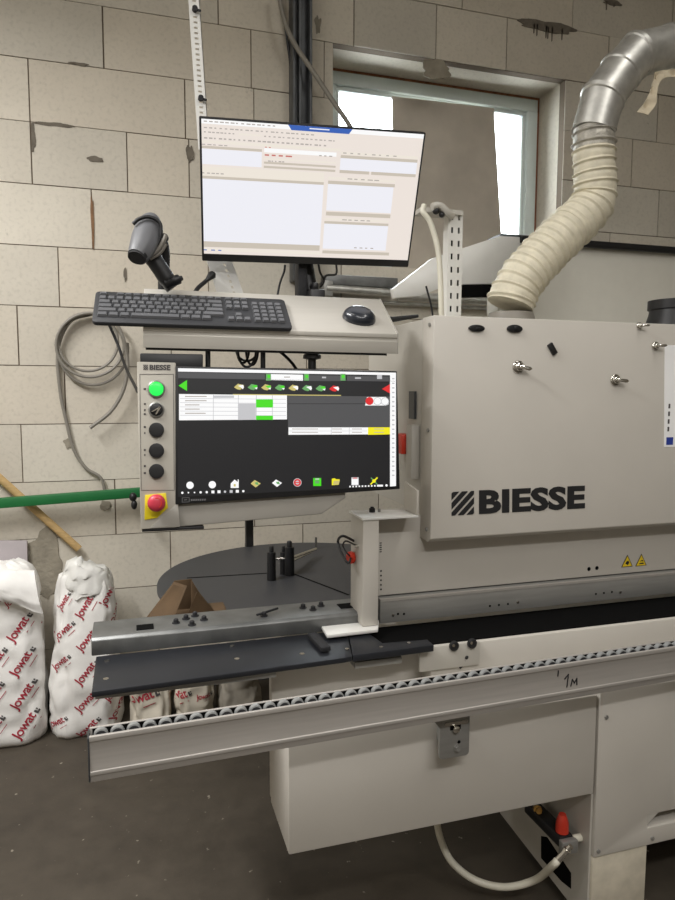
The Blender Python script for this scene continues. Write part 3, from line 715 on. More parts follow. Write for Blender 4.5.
mb = MB(); c = PX(358, 546, .551); mb.lathe(c, (-1, 0, 0), [(-.001, .005), (.006, .005), (.008, .003)], 12); mb.build('screw', CHROME, cb)
mb = MB(); c = PX(353, 556, .548)
mb.tube(catmull([c+Vector((-.004, 0, 0)), PX(348, 563, .52), PX(341, 552, .515), PX(338, 541, .515), PX(343, 536, .515), PX(354, 541, .552)], 8), .0035, 8)
mb.tube(catmull([c+Vector((-.004, 0, -.004)), PX(347, 553, .525), PX(343, 546, .52), PX(346, 541, .52), PX(355, 545, .552)], 8), .0022, 8)
mb.build('wire', BLACK, cb)
for x, y in ((375, 509), (382, 510)):
    pass
mb = MB(); c = Vector((.60, 1.65, 1.084)); mb.lathe(c, (0, 0, 1), [(0, .008), (.010, .008), (.011, .005), (.014, .005)], 12); mb.build('bolt', DARK, cb)
mb = MB(); mb.cyl(c+Vector((.02, 0, 0)), c+Vector((.02, 0, .008)), .004, 8); mb.build('bolt', ALUD, cb)

# little front plate with two black screws
mb = MB(); a, b = PY(423, 650, 1.484), PY(478, 665, 1.484); mb.box(.665, .83, 1.478, 1.487, .712, .772); pp = mb.build('cover_plate', PAINT2, mach, bevel=.001)
for x, y in ((453.5, 645.5), (471.5, 643)):
    mb = MB(); c = PY(x, y, 1.478); mb.lathe(c, (0, -1, 0), [(0, .0125), (.006, .0125), (.008, .009)], 20); bs = mb.build('black_screw', BLACK, pp)
mb = MB(); c = PY(465, 657, 1.487); mb.tube(catmull([c+Vector((.008, -.005, .004)), c+Vector((-.006, -.006, .003)), c+Vector((-.004, -.006, -.01)), c+Vector((-.016, -.004, -.026))], 6), .003, 8)
mb.sph(c+Vector((.0, -.006, .002)), .006)
mb.build('hook', BLACK, pp)
for x, y in ((453.5, 645.5), (471.5, 643)):
    mb = MB(); c = PY(x, y, 1.470); mb.cyl(c+Vector((0, .001, 0)), c-Vector((0, .001, 0)), .004, 10); mb.build('screw_center', CHROME, pp)

# ------------------------------------------------------------------ roller rail
A = PZ(89, 737.5, .786); Bq = PZ(675, 647, .786); th_ = math.atan2(Bq.y-A.y, Bq.x-A.x)
rail = thing('roller_rail', 'long aluminium support rail with a row of small rollers in front of the machine', 'roller rail', (A.x, A.y, .70))
rail.rotation_euler = (0, 0, th_); LR = 2.3
prof = [(0, .086), (0, .077), (.0025, .075), (.0025, .0205), (.0006, .0198), (.0006, .0125), (.0028, .0118), (.0028, .0), (.040, 0), (.040, .086), (.034, .086), (.034, .066), (.007, .066), (.007, .086)]
OFF[rail.name] = Vector()      # rail parts are built in the rail's own frame
mb = MB(); mb.prism([(0, y, z) for y, z in prof], (LR, 0, 0)); mb.build('rail_profile', ALU, rail, bevel=.0008)
mb = MB(); mb.box(-.003, 0, .001, .039, .001, .084); mb.build('end_cap', STUD, rail, bevel=.001)
mb = MB(); mb.lathe((0, -.0095, 0), (0, 1, 0), [(0, .0100), (.0010, .0125), (.0105, .0125), (.0115, .0100)], 22, 0)
mb.lathe((0, -.0100, 0), (0, 1, 0), [(0, .0094), (.0003, .0100), (.001, .0100)], 22, 1); mb.lathe((0, -.0106, 0), (0, 1, 0), [(0, .0030), (.0235, .0030)], 10, 0)
rme = mb.build('roller', [RIM, DARK], rail)
for i in range(78):
    o = rme if i == 0 else rme.copy()
    if i: COL.objects.link(o)
    o.parent = rail; o.location = (.020+i*.0285, .0212, .0795)
mb = MB(); mb.box(0.005, LR, .0075, .0335, .0662, .068); mb.box(0.005, LR, .0325, .0339, .068, .0845); mb.build('trough_shade', SEAM, rail)  # black lining paints the shade inside the rail's channel
# hand-written mark
mb = MB()
def stroke(pts, w=1.0):
    P = [loc(frame((A.x, A.y+.0014, .70), 0, 0, math.degrees(th_)), x, y) for x, y in pts]
    for (xa, za), (xb, zb_) in zip(P, P[1:]):
        d = Vector((xb-xa, 0, zb_-za)); n = Vector((-d.z, 0, d.x)).normalized()*.0013*w
        e = d.normalized()*.0012
        mb.prism([Vector((xa, .0012, za))-e-n, Vector((xb, .0012, zb_))+e-n, Vector((xb, .0012, zb_))+e+n, Vector((xa, .0012, za))-e+n], (0, .001, 0))
stroke([(558.5, 671), (558, 676)]); stroke([(565, 679), (568.5, 674.5), (567, 687)]); stroke([(571, 686), (572.5, 679.5), (574.5, 683), (577, 678.5), (577, 684.5)])
mb.build('handwritten_mark', INKB, rail)

# bracket carrying the rail
br = thing('rail_bracket', 'grey steel bracket with a bolt under the roller rail', 'bracket', (.62, 1.3, .6))
a = PY(440, 722, 1.30); b = PY(469, 755, 1.30)
mb = MB(); x0, x1 = a.x, b.x; cr = .008
mb.prism([(x0, 1.30, .699), (x0, 1.30, b.z+cr), (x0+cr*.3, 1.30, b.z+cr*.3), (x0+cr, 1.30, b.z), (x1-cr, 1.30, b.z), (x1-cr*.3, 1.30, b.z+cr*.3), (x1, 1.30, b.z+cr), (x1, 1.30, .699)], (0, .008, 0))
mb.prism([(x0-.028, 1.296, .699), (x0, 1.296, .660), (x0, 1.296, .699)], (0, .01, 0)); mb.box(x0+.018, x1-.014, 1.307, 1.353, b.z+.016, .66)
mb.build('bracket_plate', ALUD, br, bevel=.001)
mb = MB(); mb.box(x0+.012, x1-.006, 1.298, 1.302, .664, .672, 0); mb.build('bright_edge', CHROME, br)
mb = MB(); c = PY(457, 748, 1.30); mb.lathe(c, (0, -1, 0), [(0, .009), (.003, .009), (.0031, .006), (.007, .006)], 6); mb.build('bolt', ALUD, br)
mb = MB(); c = PY(456, 729, 1.296); mb.lathe(c, (0, -1, 0), [(-.004, .008), (.004, .008), (.006, .005)], 12)
mb.build('bolt', CHROME, br)
mb = MB(); c = PY(459, 742, 1.2995); mb.cyl(c, c+Vector((0, .001, 0)), .004, 12); mb.build('hole', SEAM, br)
mb = MB(); c = PY(456, 727, 1.2995); mb.box(c.x-.014, c.x+.012, 1.2993, 1.3005, c.z-.006, c.z+.008); mb.build('hole', SEAM, br)

# ------------------------------------------------------------------ pneumatic unit
pn = thing('air_regulator', 'black compressed-air valve with an orange-red regulator knob under the machine cover', 'air regulator', (1.06, 1.42, .35))
Mp = frame((1.02, 1.50, .385), 0, 0, 0)
c = PX(568, 834, 1.055)
mb = MB(); v0 = PX(566, 842, 1.045); v1 = PX(530, 806, 1.045)
d = (v1-v0); mb.prism([v0+Vector((-.018, 0, -.014)), v0+Vector((.02, 0, -.014)), v0+Vector((.02, 0, .016)), v0+Vector((-.018, 0, .016))], d); mb.build('valve_body', BLACK, pn, bevel=.002)
mb = MB(); mb.box(v0.x-.022, v0.x+.024, v0.y-.018, v0.y+.0, v0.z-.022, v0.z+.012); mb.build('valve_block', ALUD, pn, bevel=.002)
mb = MB(); k0 = PX(562, 830, 1.045); mb.lathe(k0-Vector((0, 0, .012)), (0, 0, 1), [(0, .012), (.008, .012), (.009, .017), (.035, .016), (.045, .013), (.05, .011), (.056, .009)], 14); mb.build('knob', REDT, pn, bevel=.0)
mb = MB(); mb.cyl(v0+Vector((.02, 0, .004)), v0+Vector((.055, 0, .004)), .010, 16); mb.build('silencer', CABLEW, pn)
mb = MB(); f0 = PX(537, 809, 1.04); mb.lathe(f0, (-.2, -.6, .2), [(-.012, .009), (0, .012), (.01, .012), (.011, .008), (.022, .008)], 8); mb.build('fitting', BRASS, pn)
g0 = PX(571, 846, 1.03); g1 = PX(555, 863, 1.0)
mb = MB(); mb.lathe(g0, (g1-g0), [(0, .007), (.012, .007), (.013, .010), (.022, .010), (.023, .008), ((g1-g0).length, .009)], 12); mb.build('hose_fitting', CHROME, pn)
hp_ = [g1-(g1-g0).normalized()*.01, g1+(g1-g0)*.12, PY(535, 880, 1.46), PY(505, 887, 1.50), PY(475, 880, 1.54), PY(452, 862, 1.57), PY(441, 840, 1.59), PY(437, 822, 1.60), PY(437, 810, 1.60)]
cable('air_hose', hp_, .0095, CABLEW, 'white air hose looping under the machine cover from the regulator', 10, 12, 'hose')

# ------------------------------------------------------------------ duct on the hood
du = thing('extraction_duct', 'galvanised pipe and cream ribbed flexible hose rising from the hood', 'duct', (1.2, 1.95, HZ1))
Yd = 1.95
path = catmull([PY(x, y, Yd) for x, y in [(510, 305), (513, 296), (522, 279), (543, 255), (565, 233), (585, 214), (594, 199), (595, 180), (594, 160), (594, 148), (594, 128)]], 60)
def hose_part(path, nm, m, pitch, r0, r1, s0=0.):
    acc = s0; rad = []; last = path[0]; tot = sum((b-a).length for a, b in zip(path, path[1:]))
    for q in path:
        acc += (q-last).length; last = q; ph = (acc % pitch)/pitch; t = (acc-s0)/tot
        rad.append(r0+(r1-r0)*t+.0075*math.exp(-((ph-.5)/.11)**2)-.004*math.sin(pi*ph)*0-.0035*math.cos(2*pi*ph)*-.3+.0012*math.sin(acc*70))
    mb = MB(); mb.tube(path, rad, 44); mb.build(nm, m, du, sharp=75)
cut = int(len(path)*.42)
iu = int(len(path)*.89)
hose_part(path[:cut+1], 'flexible_hose', HOSE, .030, .073, .070)
hose_part(path[cut:iu+1], 'flexible_hose', HOSE, .034, .070, .0635)
hose_part(path[iu:], 'metallic_hose_end', HOSE2, .034, .0635, .064)
mb = MB(); c = PY(511, 312, Yd); mb.lathe((c.x, Yd, HZ1-.003), (0, 0, 1), [(.0032, .086), (.02, .080), (.024, .076), (.034, .079), (.04, .076), (.062, .070)], 40); mb.build('spigot', CABLEG, du)
def seg(p0, p1, r, nm='pipe_section', m=GALV):
    a, b = PY(*p0, Yd), PY(*p1, Yd); d = (b-a); L = d.length
    mb = MB(); mb.lathe(a, d, [(0, r), (.006, r+.003), (.012, r), (L-.012, r), (L-.006, r+.003), (L, r)], 40); return mb.build(nm, m, du)
def tilted(pts, r):
    """mitred pipe segments"""
    for i in range(len(pts)-1):
        a, b = PY(*pts[i], Yd), PY(*pts[i+1], Yd); d = (b-a).normalized()
        def cutn(j):
            p = PY(*pts[j], Yd)
            dn = (PY(*pts[min(j+1, len(pts)-1)], Yd)-p); dp = (p-PY(*pts[max(j-1, 0)], Yd))
            dn = dn.normalized() if dn.length > 1e-6 else dp.normalized(); dp = dp.normalized() if dp.length > 1e-6 else dn
            return (dn+dp).normalized()
        mb = MB(); rings = []
        y_ = Vector((0, 1, 0)); x_ = d.cross(y_).normalized()
        for P0, nn, ex, of in ((a, cutn(i), 0, 0), (a, cutn(i), .0, .012), (b, cutn(i+1), 0, -.014), (b, cutn(i+1), .004, -.010), (b, cutn(i+1), .004, .003)):
            rg = []
            for k in range(44):
                o = (x_*math.cos(2*pi*k/44)+y_*math.sin(2*pi*k/44))*(r+ex)
                q = P0+o+d*of; t = -(q-P0-d*of).dot(nn)/d.dot(nn); rg.append(mb.v(q+d*t))
            rings.append(rg)
        for Ra, Rb in zip(rings, rings[1:]):
            for k in range(44): mb.f([Ra[k], Ra[(k+1) % 44], Rb[(k+1) % 44], Rb[k]])
        mb.f(rings[0][::-1]); mb.f(rings[-1]); mb.build('pipe_section', GALV, du, sharp=30)
tilted([(593, 133), (603, 97), (621, 72), (637, 55), (667, 48), (770, 51)], .0690)
# loose cloth strip hanging from the pipe
mb = MB()
def ribbon(Lp, Rp, ys):
    g = []
    Lc = catmull([PY(x, y, yy) for (x, y), yy in zip(Lp, ys)], 4); Rc = catmull([PY(x, y, yy-.012) for (x, y), yy in zip(Rp, ys)], 4)
    for i, (l, r) in enumerate(zip(Lc, Rc)):
        mid = (l+r)/2+Vector((0, .010*math.sin(i*1.1)+.006, 0)); row = [l, mid, r, r+Vector((0, .003, 0)), mid+Vector((0, .003, 0)), l+Vector((0, .003, 0))]
        g.append([mb.v(q) for q in row])
    for A_, B_ in zip(g, g[1:]):
        for k in range(6): mb.f([A_[k], A_[(k+1) % 6], B_[(k+1) % 6], B_[k]])
    mb.f(g[0]); mb.f(g[-1][::-1])
ribbon([(655, 72), (653, 82), (650, 92), (645, 102), (637, 112)], [(665, 74), (659, 84), (657, 94), (656, 104), (648, 115)], [1.91, 1.90, 1.89, 1.89, 1.88])
ribbon([(655, 72), (664, 70), (678, 69), (692, 70)], [(659, 82), (667, 77), (680, 77), (692, 78)], [1.912, 1.91, 1.91, 1.91])
tag(mb.build('cloth_strip', CLOTH, sharp=60), 'beige cloth strip hanging from the galvanised pipe', 'cloth strip')
mb = MB(); c = PY(654, 315, 1.9); cx = c.x+.085
mb.lathe((cx, 1.9, HZ1-.002), (0, 0, 1), [(.0035, .098), (.03, .094), (.07, .082), (.085, .080), (.088, .086), (.118, .086), (.118, .07), (.05, .068)], 40)
tag(mb.build('vent_collar', BLACK), 'black round collar standing on the hood top at the right', 'collar')

# upright slotted channel on the hood, small arm, hose
up = thing('slotted_upright', 'light grey slotted steel upright standing on the hood right of the monitor', 'upright', (1.03, 2.02, HZ1))
Yu = 2.02; xa, xb = PY(447.5, 265, Yu).x, PY(462, 265, Yu).x; zt = PY(455, 214, Yu).z
mb = MB()
n = 9; zs = [HZ1+(zt-HZ1)*i/n for i in range(n+1)]; wv = xb-xa
c1, c2, hw = xa+wv*.28, xa+wv*.74, .0035
for i in range(n):
    z0, z1 = zs[i], zs[i+1]; m_ = z0+(z1-z0)*.55
    for p, q in ((xa, c1-hw), (c1+hw, c2-hw), (c2+hw, xb)): mb.box(p, q, Yu, Yu+.003, z0, z1)
    for c in (c1, c2): mb.box(c-hw, c+hw, Yu, Yu+.003, z0, m_)
mb.box(xa, xa+.003, Yu+.003, Yu+.035, HZ1, zt); mb.box(xb-.003, xb, Yu+.003, Yu+.035, HZ1, zt); mb.box(xa-.004, xb+.004, Yu-.003, Yu+.04, HZ1-.003, HZ1+.003)
mb.build('channel', WHITEP, up)
mb = MB(); mb.box(xa+.004, xb-.004, Yu+.02, Yu+.024, HZ1, zt-.01); mb.build('slot_backing', SEAM, up)
mb = MB(); a, b = PY(420, 215, Yu), PY(462, 212, Yu); mb.box(a.x, b.x, Yu-.01, Yu+.05, b.z-.012, b.z+.002); mb.tube(catmull([PY(432, 207, Yu-.02), PY(440, 206, Yu-.02), PY(448, 213, Yu-.02), PY(452, 216, Yu-.01)], 5), .012, 10); mb.build('arm', PAINT2, up)
c = PY(436, 211, Yu-.02)
for q_, r_ in ((c, .011), (c+Vector((.02, 0, -.01)), .009)):
    mb = MB(); mb.sph(q_, r_); mb.build('clamp', BLACK, up)
cable('white_hose', [PY(424, 205, 1.99), PY(423, 212, 1.985), PY(430, 222, 1.98), PY(437, 245, 1.975), PY(440, 270, 1.97), PY(441, 300, 1.97), PY(441.5, 318, 1.97)], .0085, CABLEW, 'white hose curving down from behind the monitor to the hood top', 10, 12, 'hose')
cable('antenna_wire', [PY(433, 318, 1.9), PY(431, 305, 1.9), PY(426, 286, 1.9)], .003, BLACK, 'thin black wire sticking up at the hood corner beside the white hose', 6, 6, 'wire')
mb = MB(); a, b = PY(389, 320, 1.86), PY(418, 316, 1.86); mb.tube([a, a+Vector((.012, 0, .002)), b], [.011, .008, .005], 12)
tag(mb.build('handle', BLACK), 'black tapered rod lying along the hood corner behind the mouse', 'rod')

# white cover behind the machine, with dark rail, and its sloped sheet-metal arm
wc = thing('cover_panel', 'white panel with a dark top rail behind the hood, below the window', 'panel', (2.2, 2.6, 1.2))
Yk = 2.6; a = PY(500, 239, Yk); b = PY(675, 249, Yk)
mb = MB(); mb.box(a.x, X2+1.2, Yk, Yk+.10, .0, a.z); mb.build('panel', WPANEL, wc, bevel=.004)
mb = MB(); mb.box(a.x-.0, X2+1.2, Yk-.01, Yk+.11, a.z, a.z+.022); mb.build('top_rail', STUD, wc, bevel=.004)
mb = MB(); mb.tube([PY(520, 239, Yk-.02), Vector((X2+1.2, Yk-.02, a.z+.008))], .016, 12); mb.build('roller_tube', BLACK, wc)
mb = MB(); Ya = 2.52
P = [PY(x, y, Ya) for x, y in [(393, 289), (433, 258), (500, 236), (520, 237), (520, 283), (448, 285), (420, 296), (395, 298)]]
mb.prism(P, (0, .035, 0)); mb.build('side_arm', WHITEP, wc, bevel=.002)
mb = MB(); P = [PY(x, y, Ya-.01) for x, y in [(461, 285), (520, 284), (520, 296), (461, 297)]]; mb.prism(P, (0, .03, 0)); mb.build('under_gap_shade', SEAM, wc)  # black sheet standing in for the shade in the gap below the arm
# aluminium conduits on the wall
lf = thing('batten_lamp', 'grey wall-mounted batten with a tube, right of the monitor arm', 'batten', tuple(PY(360, 285, 3.1)))
mb = MB(); P = [PY(x, y, 3.06) for x, y in [(326, 274), (398, 278), (398, 288), (326, 284)]]; mb.prism(P, (0, .09, 0)); mb.build('housing', GUIDE, lf, bevel=.003)
mb = MB(); mb.cyl(PY(326, 288, 3.05), PY(396, 293, 3.05), .018, 14); mb.build('tube', GALV, lf)
mb = MB(); P = [PY(x, y, 3.04) for x, y in [(324, 280), (333, 281), (333, 296), (324, 295)]]; mb.prism(P, (0, .1, 0)); mb.build('end_bracket', ALUD, lf, bevel=.002)
mb = MB(); mb.cyl(PY(398, 296, 3.09), PY(500, 301, 3.09), .022, 14); mb.cyl(PY(326, 299.5, 3.12), PY(500, 309, 3.12), .01, 10)
tag(mb.build('wall_pipe', GALV), 'grey pipe along the wall behind the slotted upright', 'pipe')

# ------------------------------------------------------------------ operator shelf, keyboard, mouse, scanner
MK = frame((.148, 1.62, 1.589), -55, .4, -2.4)
kb = thing('keyboard', 'black computer keyboard lying on the sloped shelf under the monitor', 'keyboard', (.148, 1.62, 1.58))
def rr(x0, x1, z0, z1, r, n=5):
    pts = []
    for cx, cz, a0 in ((x1-r, z1-r, 0), (x0+r, z1-r, 90), (x0+r, z0+r, 180), (x1-r, z0+r, 270)):
        for k in range(n+1): a = R(a0+90*k/n); pts.append((cx+r*math.cos(a), cz+r*math.sin(a)))
    return pts
mb = MB(); mb.prism([(x, 0, z) for x, z in rr(-.222, .220, -.072, .070, .012)], (0, .0105, 0)); mb.build('keyboard_body', KEYB, kb, M=MK, bevel=.003)
mb = MB()
def key(x, z, w=.0163, h=.0163):
    t = .0022
    a = [(x, -.0005, z), (x+w, -.0005, z), (x+w, -.0005, z+h), (x, -.0005, z+h)]; b = [(x+t, -.006, z+t), (x+w-t, -.006, z+t), (x+w-t, -.006, z+h-t), (x+t, -.006, z+h-t)]
    A = [mb.v(p) for p in a]; Bv = [mb.v(p) for p in b]; mb.f(Bv)
    for i in range(4): mb.f([A[i], A[(i+1) % 4], Bv[(i+1) % 4], Bv[i]])
p = .0186; x0 = -.212
for g0, c in ((0, 1), (2, 4), (6.5, 4), (11, 4)):
    for i in range(c): key(x0+(g0+i)*p, .046, .0158, .012)
z = .0235
for i in range(13): key(x0+i*p, z)
key(x0+13*p, z, .035)
z -= p; key(x0, z, .0255)
for i in range(13): key(x0+.028+i*p, z, .0163 if i < 12 else .0255)
z -= p; key(x0, z, .030)
for i in range(11): key(x0+.0325+i*p, z)
key(x0+.0325+11*p, z, .0395)
z -= p; key(x0, z, .04)
for i in range(10): key(x0+.0425+i*p, z)
key(x0+.0425+10*p, z, .048)
z -= p
xx = x0
for w in (.0235, .0235, .0235, .108, .0235, .0235, .0235):
    key(xx, z, w-.002); xx += w
xn = x0+.284
for i in range(3):
    key(xn+i*p, .046, .0158, .012); key(xn+i*p, .0235); key(xn+i*p, .0235-p); key(xn+i*p, .0235-4*p)
key(xn+p, .0235-3*p)
xq = xn+3*p+.006
for r_ in range(5):
    for i in range(4): key(xq+i*p, .0235-r_*p, .0155)
mb.build('keys', KEYC, kb, M=MK, sharp=20)

sf = thing('operator_shelf', 'sloped aluminium shelf carrying keyboard and mouse above the screen', 'shelf', (.3, 1.6, 1.5))
xl = loc(MK, 143, 324, .012)[0]; xr = loc(MK, 397, 333, .012)[0]
mb = MB(); ca, sa = math.cos(R(35)), math.sin(R(35))
# profile in local (y, z): y into the board; the front face is vertical in the world
zf = -.062
def pv(down, back=0): return (.012+down*ca+back*0, zf-down*sa)   # go straight down in the world by `down`
prf = [(.012, zf), pv(.010), (pv(.010)[0]+.002, pv(.010)[1]+.0014), (pv(.018)[0]+.002, pv(.018)[1]+.0014), pv(.018), pv(.020), pv(.048), (pv(.048)[0]+.012, pv(.048)[1]+.02), (.060, .10), (.05, .115), (.012, .115)]
mb.prism([(xl, y, z) for y, z in prf], (xr-xl, 0, 0)); mb.build('shelf_board', SHELF, sf, M=MK, bevel=.003)
mb = MB(); q = [pv(.049), (pv(.049)[0]+.012*1, pv(.049)[1]+.02), (.064, .04), (.066, .02), pv(.055)]
mb.prism([(xl+.005, y+.002, z+.006) for y, z in q], (xr-xl-.03, 0, 0)); mb.build('underside_shadow', BLACK, sf, M=MK, bevel=.002)  # black slab standing in for the shadow below the shelf front
# right end cap
mb = MB(); mb.prism([(xr-.001, y, z) for y, z in [(.0105, zf+.002), pv(.049), (.062, .10), (.05, .117), (.0105, .117)]], (.004, 0, 0)); mb.build('end_cap', CONSD, sf, M=MK, bevel=.001)

ms = thing('computer_mouse', 'black computer mouse on the right end of the shelf', 'mouse', tuple(MK @ Vector((.44, .02, 0))))
mx, mz = loc(MK, 359, 318, .01)
mb = MB(); NU, NV = 24, 10; rws = []
for j in range(NV+1):
    t = j/NV; rw = []
    for k in range(NU):
        a = 2*pi*k/NU; q = math.cos(t*pi/2)**.55 if t < 1 else .01
        rw.append(mb.v((mx+math.cos(a)*.042*q, 0.0115-.025*math.sin(t*pi/2), mz+math.sin(a)*.038*q*(1+.08*math.sin(a)))))
    rws.append(rw)
for Aa, Bb in zip(rws, rws[1:]):
    for k in range(NU): mb.f([Aa[k], Aa[(k+1) % NU], Bb[(k+1) % NU], Bb[k]])
mb.f(rws[0][::-1]); mb.f(rws[-1]); 
mb.build('mouse_body', mat('mouse_black', (34, 38, 46), .28, coat=.3), ms, M=MK @ Matrix.Translation((mx, 0, mz)) @ Matrix.Rotation(R(20), 4, 'Y') @ Matrix.Translation((-mx, 0, -mz)), sharp=60)
mb = MB(); mb.cyl((mx-.004, -.008, mz+.018), (mx+.004, -.008, mz+.018), .0055, 12); mb.build('scroll_wheel', DARK, ms, M=MK @ Matrix.Translation((mx, 0, mz)) @ Matrix.Rotation(R(20), 4, 'Y') @ Matrix.Translation((-mx, 0, -mz)))
cable('mouse_lead', [PY(352, 311, 1.68), PY(340, 307, 1.70), PY(325, 306, 1.71), PY(312, 309, 1.72)], .0022, BLACK, 'thin black lead running from the mouse along the shelf', 6, 6)

# scanner on its stand
sc = thing('barcode_scanner', 'dark grey handheld barcode scanner hanging in a black stand', 'scanner', tuple(PY(160, 290, 1.68)))
Ys = 1.69
mb = MB(); hd = catmull([PY(151.5, 217, Ys+.04), PY(150.5, 223, Ys+.02), PY(148, 232, Ys), PY(144, 243, Ys-.03), PY(140, 252, Ys-.05), PY(137, 257, Ys-.06)], 5)
nh = len(hd); mb.tube(hd, [.010+.024*math.sin(min(1, (i+.6)/(nh*.42))*pi/2)-.012*max(0, (i/nh-.5)/.5) for i in range(nh)], 24, squash=(.95, .95)); mb.build('scanner_head', mat('scanner_grey', (100, 101, 104), .45), sc, sharp=60)
mb = MB(); nn = hd[-1]; dv = (hd[-1]-hd[-4]).normalized(); mb.tube([nn-dv*.006, nn+dv*.004], [.0225, .020], 24, squash=(.9, 1.05)); mb.build('scan_window', DARK, sc)
mb = MB(); mb.tube(catmull([PY(147, 247, Ys), PY(153, 258, Ys), PY(161, 270, Ys-.0), PY(170, 284, Ys-.0), PY(173, 288, Ys)], 6), [.021]*8+[.020]*9+[.018]*8, 20, squash=(1, .9)); mb.build('handle', BLACK, sc, sharp=60)
mb = MB(); c = PY(176, 281, Ys-.01); mb.tube(catmull([PY(166, 284, Ys-.01), PY(174, 281, Ys-.015), PY(182, 278, Ys-.01)], 5), [.010]*5+[.012]*4+[.006]*2, 12); mb.build('cradle_foot', BLACK, sc, sharp=60)
mb = MB(); mb.tube(catmull([PY(x, y, Ys-.028) for x, y in [(133, 224), (139, 219), (149, 217), (159, 222), (161, 232), (157, 246), (147, 255), (138, 253)]], 6), .0045, 10)
mb.build('cradle_ring', BLACK, sc)
mb = MB(); mb.tube(catmull([PY(x, y, Ys-.03) for x, y in [(147, 258), (157, 251), (164, 240), (166, 235)]], 6), .005, 10)
mb.tube(catmull([PY(x, y, Ys-.026) for x, y in [(150, 259), (160, 253), (166, 244)]], 6), .004, 10); mb.build('scanner_lead', CABLEG, sc)
mb = MB(); mb.tube(catmull([PY(163, 298, Ys+.05), PY(163, 280, Ys+.05), PY(165, 262, Ys+.05), PY(164, 246, Ys+.04), PY(160, 238, Ys+.02)], 6), .012, 12)
mb.sph(PY(164, 238, Ys+.0), .011); mb.sph(PY(164, 262, Ys+.05), .013)
q = PY(164, 292, Ys+.05); mb.tube([q, q-Vector((0, 0, .06))], .014, 12)
mb.build('stand', BLACK, sc, sharp=60)
cable('usb_lead', [PY(193, 296, 1.73), PY(198, 288, 1.75), PY(206, 281, 1.77), PY(212, 275, 1.78)], [.005]*24+[.009]*9+[.0095]*0 if False else .0055, BLACK, 'black cable with a plug rising behind the keyboard', 8, 8)
mb = MB(); mb.tube([PY(206, 281, 1.768), PY(212, 275, 1.78), PY(213, 273, 1.782)], [.004, .011, .008], 10); tag(mb.build('cable_plug', BLACK), 'small black plug on the cable left of the perforated bracket', 'plug')
# perforated sheet bracket under the monitor
mb = MB(); Yq = 1.80
P = [PY(x, y, Yq) for x, y in [(205, 255), (229, 255), (247, 305), (221, 305)]]
def bil(u, v): return P[0]*(1-u)*(1-v)+P[1]*u*(1-v)+P[2]*u*v+P[3]*(1-u)*v
def cell(u0, u1, v0, v1): mb.prism([bil(u0, v0), bil(u1, v0), bil(u1, v1), bil(u0, v1)], (0, .003, 0))
cell(0, .62, 0, 1); cell(.72, 1, 0, 1)
for k in range(9): cell(.62, .72, k/9, (k+.5)/9)
mb.prism([bil(1, 0), bil(1, 1), bil(1, 1)+Vector((0, .03, 0)), bil(1, 0)+Vector((0, .03, 0))], (.002, 0, 0))
tag(mb.build('perforated_bracket', WHITEP), 'white perforated sheet-metal bracket slanting behind the keyboard below the monitor', 'bracket')

# ------------------------------------------------------------------ upper monitor
MM = frame((.441, 1.663, 1.875), 25.2, -.5, -5.7)
mo = thing('computer_monitor', 'upper black computer monitor showing a pale office program, tilted downward', 'monitor', (.441, 1.70, 1.75))
c4 = [loc(MM, *q) for q in ((198, 115), (426, 134), (409, 267), (203, 262))]
mw0 = (c4[0][0]+c4[3][0])/2; mw1 = (c4[1][0]+c4[2][0])/2; mz1 = (c4[0][1]+c4[1][1])/2; mz0 = (c4[2][1]+c4[3][1])/2
mb = MB(); mb.box(mw0, mw1, .002, .022, mz0, mz1); mb.prism([(mw0+.08, .022, mz0+.05), (mw1-.08, .022, mz0+.05), (mw1-.08, .022, mz1-.06), (mw0+.08, .022, mz1-.06)], (0, .03, 0)); mb.build('monitor_case', BLACK, mo, M=MM, bevel=.003)
mb = MB(); sx0, sx1, sz0, sz1 = mw0+.005, mw1-.005, mz0+.019, mz1-.004
e_redt = emit('ui_red_text', (206, 122, 114), .95)
mons = [e_beige, e_white, e_blue, e_lav, e_tanb, e_text, e_redt, e_cream, e_grey]
lev = [0]
def ui(u0, u1, v0, v1, m, L=1):
    y = .0018-.0003*L; X = lambda u: sx0+(sx1-sx0)*u; Z = lambda v: sz1-(sz1-sz0)*v
    mb.quad((X(u0), y, Z(v1)), (X(u1), y, Z(v1)), (X(u1), y, Z(v0)), (X(u0), y, Z(v0)), m)
def dashes(u0, u1, v, h, m, L=2, n=10, fill=.6):
    st = (u1-u0)/n
    for i in range(n):
        w = st*fill*random.uniform(.6, 1.3); ui(u0+i*st, min(u1, u0+i*st+w), v, v+h, m, L)
random.seed(5)
ui(0, 1, 0, 1, 0, 0)
ui(0, 1, 0, .032, 1); dashes(.01, .33, .012, .008, 5, 2, 14); 
mb_blue = [(.375, 0), (.665, 0), (.65, .036), (.39, .036)]
y = .0018-.0006; mb.poly([(sx0+(sx1-sx0)*u, y, sz1-(sz1-sz0)*v) for u, v in mb_blue[::-1]], 2)
ui(.47, .56, .012, .02, 3, 3)
dashes(.01, .5, .055, .008, 5, 2, 22); ui(0.16, .26, .083, .095, 7, 2); dashes(.01, .15, .085, .008, 5, 2, 8); dashes(.27, .6, .088, .008, 5, 2, 16); dashes(.01, .56, .125, .01, 5, 2, 26); ui(0, .62, .145, .165, 7)
ui(0, .262, .185, .203, 4); ui(0, .262, .205, .315, 3); dashes(.0, .12, .172, .007, 5, 2, 5)
